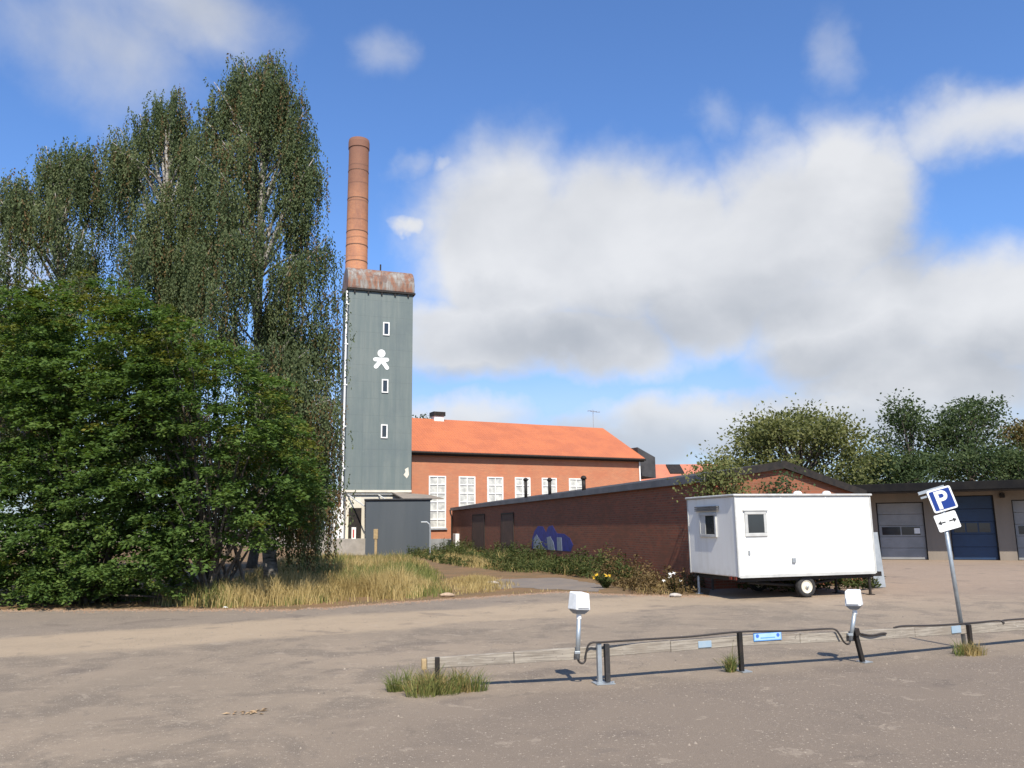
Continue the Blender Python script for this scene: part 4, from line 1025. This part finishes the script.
# ================================================================== GRASS AND WEEDS
def in_poly(x, y, poly):
    inside = np.zeros(len(x), bool); n = len(poly); j = n - 1
    for i in range(n):
        xi, yi = poly[i]; xj, yj = poly[j]
        c = ((yi > y) != (yj > y)) & (x < (xj - xi) * (y - yi) / (yj - yi + 1e-12) + xi); inside ^= c; j = i
    return inside
def scatter(poly, n):
    px = np.array([p[0] for p in poly]); py = np.array([p[1] for p in poly]); X = []; Y = []; k = 0
    while k < n:
        x = rng.uniform(px.min(), px.max(), n); y = rng.uniform(py.min(), py.max(), n); m_ = in_poly(x, y, poly); X.append(x[m_]); Y.append(y[m_]); k += m_.sum()
    X = np.concatenate(X)[:n]; Y = np.concatenate(Y)[:n]
    return X, Y
def vnoise(x, y, s, seed):
    r = np.random.default_rng(seed); t = r.random((64, 64)); gx = (x / s) % 64; gy = (y / s) % 64; i = gx.astype(int); j = gy.astype(int); fx = gx - i; fy = gy - j
    fx = fx * fx * (3 - 2 * fx); fy = fy * fy * (3 - 2 * fy); i2 = (i + 1) % 64; j2 = (j + 1) % 64
    return (t[i, j] * (1 - fx) + t[i2, j] * fx) * (1 - fy) + (t[i, j2] * (1 - fx) + t[i2, j2] * fx) * fy
def grass_patch(name, poly, n, h0, h1, m_, label, thr=0.0, seed=1, wd_=(.010, .022), lean=.25):
    X, Y = scatter(poly, n)
    nz = vnoise(X + 100, Y + 100, 1.1, seed) * .6 + vnoise(X + 100, Y + 100, .35, seed + 5) * .4; ed = np.full(len(X), 9.0)
    for (ax, ay), (bx_, by_) in zip(poly, poly[1:] + poly[:1]):
        ux, uy = bx_ - ax, by_ - ay; tt = np.clip(((X - ax) * ux + (Y - ay) * uy) / (ux * ux + uy * uy + 1e-9), 0, 1)
        ed = np.minimum(ed, np.hypot(X - ax - ux * tt, Y - ay - uy * tt))
    k = (nz > thr) & (rng.random(len(X)) < np.clip(ed / 1.0, .12, 1)); X, Y, nz, ed = X[k], Y[k], nz[k], ed[k]
    c = len(X); hh = rng.uniform(h0, h1, c) * (.25 + 1.3 * nz * vnoise(X + 100, Y + 100, 2.3, seed + 9) ** .5) * (.45 + .55 * np.clip(ed / 1.3, 0, 1)); P = np.stack([X, Y, np.full(c, .003)], 1)
    ln = rng.normal(size=(c, 2)) * (hh * lean)[:, None]
    o = blade_mesh(name, P, hh, ln, rng.uniform(*wd_, c), m_); o['kind'] = 'stuff'; o['label'] = label; return o
def gpt(*p): q = ground(*p); return (q.x, q.y)
near = [gpt(*p) for p in [(150, 606), (220, 609), (300, 606), (380, 602), (447, 597)]]
dry_poly = near + [(-1.7, 23), (-2.3, 27.0), (-5.2, 27.5), (-7.4, 24.4), (-9.0, 22.3)]
grass_patch('dry_grass', dry_poly, 30000, .35, .95, M['straw'], 'tall straw coloured dry grass along the lot edge', .36, 3)
mid_poly = [(-2.6, 24.5), (-2.2, 28), (-4.8, 44), (-7.5, 47), (-13, 46), (-9.5, 27), (-6, 25)]
grass_patch('dry_grass', mid_poly, 22000, .35, .9, M['straw'], 'dry grass with seed heads in front of the metal shed', .40, 9, (.018, .034))
grass_patch('green_grass', dry_poly, 24000, .3, .85, M['grass'], 'green grass among the dry stalks', .42, 21)
grass_patch('green_grass', mid_poly, 16000, .3, .8, M['grass'], 'green grass in front of the metal shed', .40, 14, (.02, .035))
under = [(-24, 21.9), (-13, 21.3), (-9.2, 21.2), (-8.4, 23), (-8, 27), (-24, 27)]
grass_patch('sparse_grass', under, 5000, .1, .35, M['grass'], 'sparse low grass under the dark shrubs', .5, 31)
soil_poly = [(-1.9, 22.2), (-.4, 23.3), (.2, 25.5), (-.3, 29), (-1.6, 33), (-2.6, 28), (-1.9, 24)]
grass_patch('dry_grass', soil_poly, 6500, .12, .42, M['straw'], 'sparse dry grass on the bare soil left of the gravel path', .42, 61)
edge_poly = [(-16, 21.0), (-9.1, 20.6), (-5.1, 19.65), (-1.7, 21.6), (1.3, 23.3), (3.2, 21.85), (3.3, 22.3), (1.3, 23.8), (-1.7, 22.3), (-5.1, 20.3), (-9.1, 21.2), (-16, 21.6)]
grass_patch('sparse_grass', edge_poly, 2600, .05, .25, M['straw'], 'short withered grass on the soil edge of the lot', .5, 71)
# leafy weeds along the long shed wall
def wallpt(s, off): ux, uy = math.sin(R(-15.3)), math.cos(R(-15.3)); return (SX.x + ux * s - uy * off, SX.y + uy * s + ux * off)
weed_poly = [wallpt(3.0, .1), wallpt(36, .15), wallpt(36, 1.6), wallpt(20, 2.0), wallpt(10, 2.0), wallpt(6, 1.7), wallpt(3.5, 1.3)]
def weeds(name, poly, n, h, m_, label, seed, thr, lw=(.10, .18)):
    X, Y = scatter(poly, n); nz = vnoise(X + 50, Y + 50, 1.3, seed); k = nz > thr; X, Y, nz = X[k], Y[k], nz[k]; P = []; D = []
    for x, y, q in zip(X, Y, nz):
        hh = h * random.uniform(.4, 1.1) * (.15 + 1.5 * max(0, q - .1) ** 1.3); m__ = int(10 + hh * 14); u = rng.random(m__)
        lx, ly = random.gauss(0, .12) * hh, random.gauss(0, .12) * hh
        P.append(np.stack([x + lx * u, y + ly * u, hh * u + .01], 1)); a = rng.uniform(0, 6.28, m__); D.append(np.stack([np.cos(a), np.sin(a), rng.uniform(.1, 1.1, m__)], 1))
    P = np.concatenate(P); D = np.concatenate(D)
    o = leaf_mesh(name, P, D, rng.uniform(*lw, len(P)), rng.uniform(.35, .6, len(P)) * .09, m_); o['kind'] = 'stuff'; o['label'] = label; return o
M['weed'] = leaf_mat('weed_leaf', (.030, .048, .016), (.062, .080, .026), (.13, .125, .045), .25, .6, .8)
weeds('weeds', weed_poly, 1300, .95, M['weed'], 'leafy green weeds along the foot of the shed wall', 4, .15)
fr_poly = [wallpt(9, 2.0), wallpt(36, 1.7), wallpt(34, 4.2), wallpt(18, 4.3), wallpt(11, 3.2)]
weeds('weeds', fr_poly, 650, .6, M['weed'], 'low weeds between the gravel path and the shed', 8, .35)
grass_patch('dry_grass', fr_poly, 9000, .25, .6, M['straw'], 'thin dry grass before the shed wall', .52, 41, (.014, .03))
grass_patch('green_grass', weed_poly, 9000, .35, 1.0, M['grass'], 'long green grass growing against the shed wall', .40, 45, (.016, .03))
grass_patch('dry_grass', weed_poly, 6000, .4, 1.05, M['straw'], 'dry grass stalks among the weeds at the shed wall', .48, 47, (.014, .026))
grass_patch('green_grass', fr_poly, 9000, .15, .5, M['grass'], 'short green grass before the shed wall', .42, 49, (.014, .03))
br_poly = [wallpt(.2, .1), wallpt(6.5, .1), wallpt(6.0, 1.5), (3.2, 22.1), (4.4, 21.6), (4.9, 22.3)]
weeds('dry_weeds', br_poly, 300, .95, M['brown_leaf'], 'tall brown withered weeds at the shed corner', 12, .1, (.07, .14))
grass_patch('dry_grass', br_poly, 3000, .2, .6, M['straw'], 'dry grass stalks at the shed corner', .4, 52)
weeds('weeds', [tuple((SX + Vector(p)).xy) for p in [(1.2, -1.6, 0), (4.4, -.7, 0), (5.2, .2, 0), (5.0, .9, 0), (.6, -.3, 0)]], 160, .4, M['weed'], 'low weeds under the trailer', 17, .2)

# flowering plants
def flower_plant(label, pos, h, n, petal, leafm_, nf, r=.3):
    t = thing('flowering_plant', label, 'plant', pos, 0)
    P = []; D = []; st = MB(); fl = MB()
    for i in range(n):
        a = random.uniform(0, 6.28); rr = r * random.random() ** .6; tip = Vector((rr * math.cos(a), rr * math.sin(a), h * random.uniform(.55, 1)))
        st.tube([(tip.x * .2, tip.y * .2, 0), (tip.x * .6, tip.y * .6, tip.z * .6), tuple(tip)], [.008, .006, .004], 4)
        u = rng.random(16); P.append(np.array(tip) * u[:, None]); aa = rng.uniform(0, 6.28, 16); D.append(np.stack([np.cos(aa), np.sin(aa), rng.uniform(0, .8, 16)], 1))
        if i < nf:
            for k in range(6):
                b_ = k * 1.047; fl.add([(0, 0, 0), (.030 * math.cos(b_ - .4), .030 * math.sin(b_ - .4), .012), (.062 * math.cos(b_), .062 * math.sin(b_), .005), (.030 * math.cos(b_ + .4), .030 * math.sin(b_ + .4), .012)], [(0, 1, 2, 3)],
                       Matrix.Translation(tip) @ Matrix.Rotation(random.uniform(.3, 1.1), 4, 'X') @ Matrix.Rotation(random.uniform(-.6, .6), 4, 'Y'))
    st.build('stems', M['weed'], t); P = np.concatenate(P); D = np.concatenate(D)
    leaf_mesh('leaves', P, D, rng.uniform(.08, .16, len(P)), rng.uniform(.025, .05, len(P)), leafm_, t); fl.build('flowers', petal, t)
flower_plant('green weed with yellow flowers by the gravel path', ground(606, 588), .42, 26, simple('yellow_petal', (.72, .46, .03), .6), M['weed'], 9, .40)
flower_plant('straggly weed with white flowers beside the trailer leg', ground(675, 594), .55, 16, simple('white_petal', (.78, .78, .74), .6), M['brown_leaf'], 6, .35)

# tufts of grass growing through the asphalt along the rail
def tuft(label, pos, n, r, h, frac=.5, name='grass_tuft', r2=None):
    t = thing(name, label, 'grass tuft', pos, 0, 'grass tufts along the parking rail')
    for k, (mk, nm) in enumerate((('straw', 'dry_blades'), ('grass', 'green_blades'))):
        c = int(n * (frac if k == 0 else 1 - frac)); a = rng.uniform(0, 6.28, c); rr = rng.random(c) ** .6
        cc = rng.normal(size=(9, 2)) * np.array([r * .42, (r2 or r) * .42]); pick = rng.integers(0, 9, c); sz = rng.uniform(.18, .45, 9)[pick]; tall = rng.uniform(.55, 1.15, 9)[pick]
        P = np.stack([cc[pick, 0] + r * sz * rr * np.cos(a), cc[pick, 1] + (r2 or r) * sz * rr * np.sin(a), np.full(c, .002)], 1)
        hh = h * rng.uniform(.5, 1.05, c) * (1.1 - .35 * rr) * tall
        ln = np.stack([np.cos(a), np.sin(a)], 1) * (hh * rr * .55)[:, None] + rng.normal(size=(c, 2)) * (hh * .38)[:, None]
        blade_mesh(nm, P, hh, ln, rng.uniform(.005, .011, c), M[mk], t)
tuft('large bushy tuft of yellow-green grass at the left end of the rail', ground(427, 692), 1700, .50, .34, .35, r2=.28)
tuft('small upright green tuft against the middle rail post', ground(731, 672), 220, .06, .36, .2)
tuft('straggly brownish tuft at the foot of the parking sign', ground(971, 655), 420, .24, .26, .6, r2=.16)

# small litter
def stone(label, pos, s, m_, name='stone', cat='stone'):
    b_ = MB(); n = 10; ring = []
    prof_ = [(.55, 0), (.95, .2), (1.0, .45), (.75, .75), (.3, .92)]
    vs = [(r * s * math.cos(6.283 * k / n) * random.uniform(.8, 1.15), r * s * .7 * math.sin(6.283 * k / n) * random.uniform(.8, 1.15), z * s * .6) for r, z in prof_ for k in range(n)]
    fs = [(i * n + k, i * n + (k + 1) % n, (i + 1) * n + (k + 1) % n, (i + 1) * n + k) for i in range(len(prof_) - 1) for k in range(n)] + [tuple(range(4 * n, 5 * n)), tuple(range(n - 1, -1, -1))]
    o = b_.add(vs, fs).build(name, m_); o.location = (pos[0], pos[1], .004); tag(o, label, cat); return o
M['stone'] = worn('pale_stone', (.46, .42, .37), (.34, .30, .26), 9, .9, .2)
stone('pale stone lying at the left end of the gravel path', ground(493, 585), .22, M['stone'])
stone('tan stone below the white-flowered weed', ground(675, 597), .17, M['stone'])
stone('tan stone at the right end of the dry grass', ground(447, 597), .2, worn('tan_stone', (.42, .30, .2), (.3, .22, .15), 9, .9, .2))
stone('scrap of white litter at the edge of the dry grass', ground(225, 608), .06, M['sign_white'], 'litter', 'litter')
lf = MB()
for i in range(16):
    a = random.uniform(0, 6.28); cx, cy = random.gauss(0, .10), random.gauss(0, .04); s = random.uniform(.03, .055)
    lf.add([(cx, cy, .006), (cx + s * math.cos(a), cy + s * math.sin(a), .018), (cx + 2 * s * math.cos(a + .3), cy + 2 * s * math.sin(a + .3), .008), (cx + s * math.cos(a + .9), cy + s * math.sin(a + .9), .014)], [(0, 1, 2, 3)])
o = lf.build('dry_leaves', worn('fallen_leaf', (.30, .19, .10), (.38, .27, .15), 9, .8, .2)); o.location = ground(251, 713); tag(o, 'small heap of tan fallen leaves on the empty asphalt', 'leaves')

# loose grit and small pebbles on the asphalt
def grit_mesh(name, X, Y, sz, m_, label):
    n = len(X); O = np.array([[1, 0, .3], [.2, .9, .3], [-.9, .1, .3], [-.1, -.8, .3], [.1, 0, .85]]); a = rng.uniform(0, 6.28, n); c_, s_ = np.cos(a), np.sin(a)
    V = np.empty((n, 5, 3)); st_ = rng.uniform(.7, 1.3, (n, 5, 1)); o = O[None] * st_
    V[..., 0] = X[:, None] + sz[:, None] * (o[..., 0] * c_[:, None] - o[..., 1] * s_[:, None]); V[..., 1] = Y[:, None] + sz[:, None] * (o[..., 0] * s_[:, None] + o[..., 1] * c_[:, None]); V[..., 2] = sz[:, None] * o[..., 2]
    V[:, :4, 2] = -.002
    F_ = np.array([[0, 1, 4], [1, 2, 4], [2, 3, 4], [3, 0, 4]]); LI = (np.arange(n)[:, None, None] * 5 + F_[None]).reshape(-1).astype(np.int32)
    me = bpy.data.meshes.new(name); me.vertices.add(5 * n); me.vertices.foreach_set('co', V.reshape(-1).astype(np.float32)); me.loops.add(len(LI)); me.loops.foreach_set('vertex_index', LI)
    me.polygons.add(4 * n); me.polygons.foreach_set('loop_start', np.arange(0, 12 * n, 3, dtype=np.int32)); me.update(calc_edges=True); me.validate(); me.materials.append(m_)
    ob = bpy.data.objects.new(name, me); col.objects.link(ob); ob['kind'] = 'stuff'; ob['label'] = label
pm_, pn_ = new_mat('grit'); r_i = pn_.node('ShaderNodeNewGeometry').outputs['Random Per Island']
fin(pn_, pn_.ramp(r_i, [(0, (.10, .085, .07)), (.5, (.22, .18, .14)), (1, (.32, .27, .21))]), .9)
X = rng.uniform(-9, 12, 16000); Y = rng.uniform(4.2, 21, 16000); nzz = vnoise(X + 60, Y + 60, .9, 5) * .6 + vnoise(X + 60, Y + 60, 3.1, 6) * .4; kk = nzz > .50
X, Y = X[kk], Y[kk]; grit_mesh('loose_grit', X, Y, rng.uniform(.004, .011, len(X)) * (1 + .9 * (rng.random(len(X)) > .94)), pm_, 'loose grit and pebbles scattered over the asphalt')
fx = np.array([p[0] for p in front]); fy = np.array([p[1] for p in front]); X = rng.uniform(-14, 5, 5000); Y = np.interp(X, fx, fy) - np.abs(rng.normal(0, .28, 5000)) + .1
grit_mesh('edge_gravel', X, Y, rng.uniform(.010, .028, 5000), worn('edge_gravel', (.22, .13, .075), (.30, .21, .14), 5, .9, .3), 'reddish loose gravel along the edge of the lot')
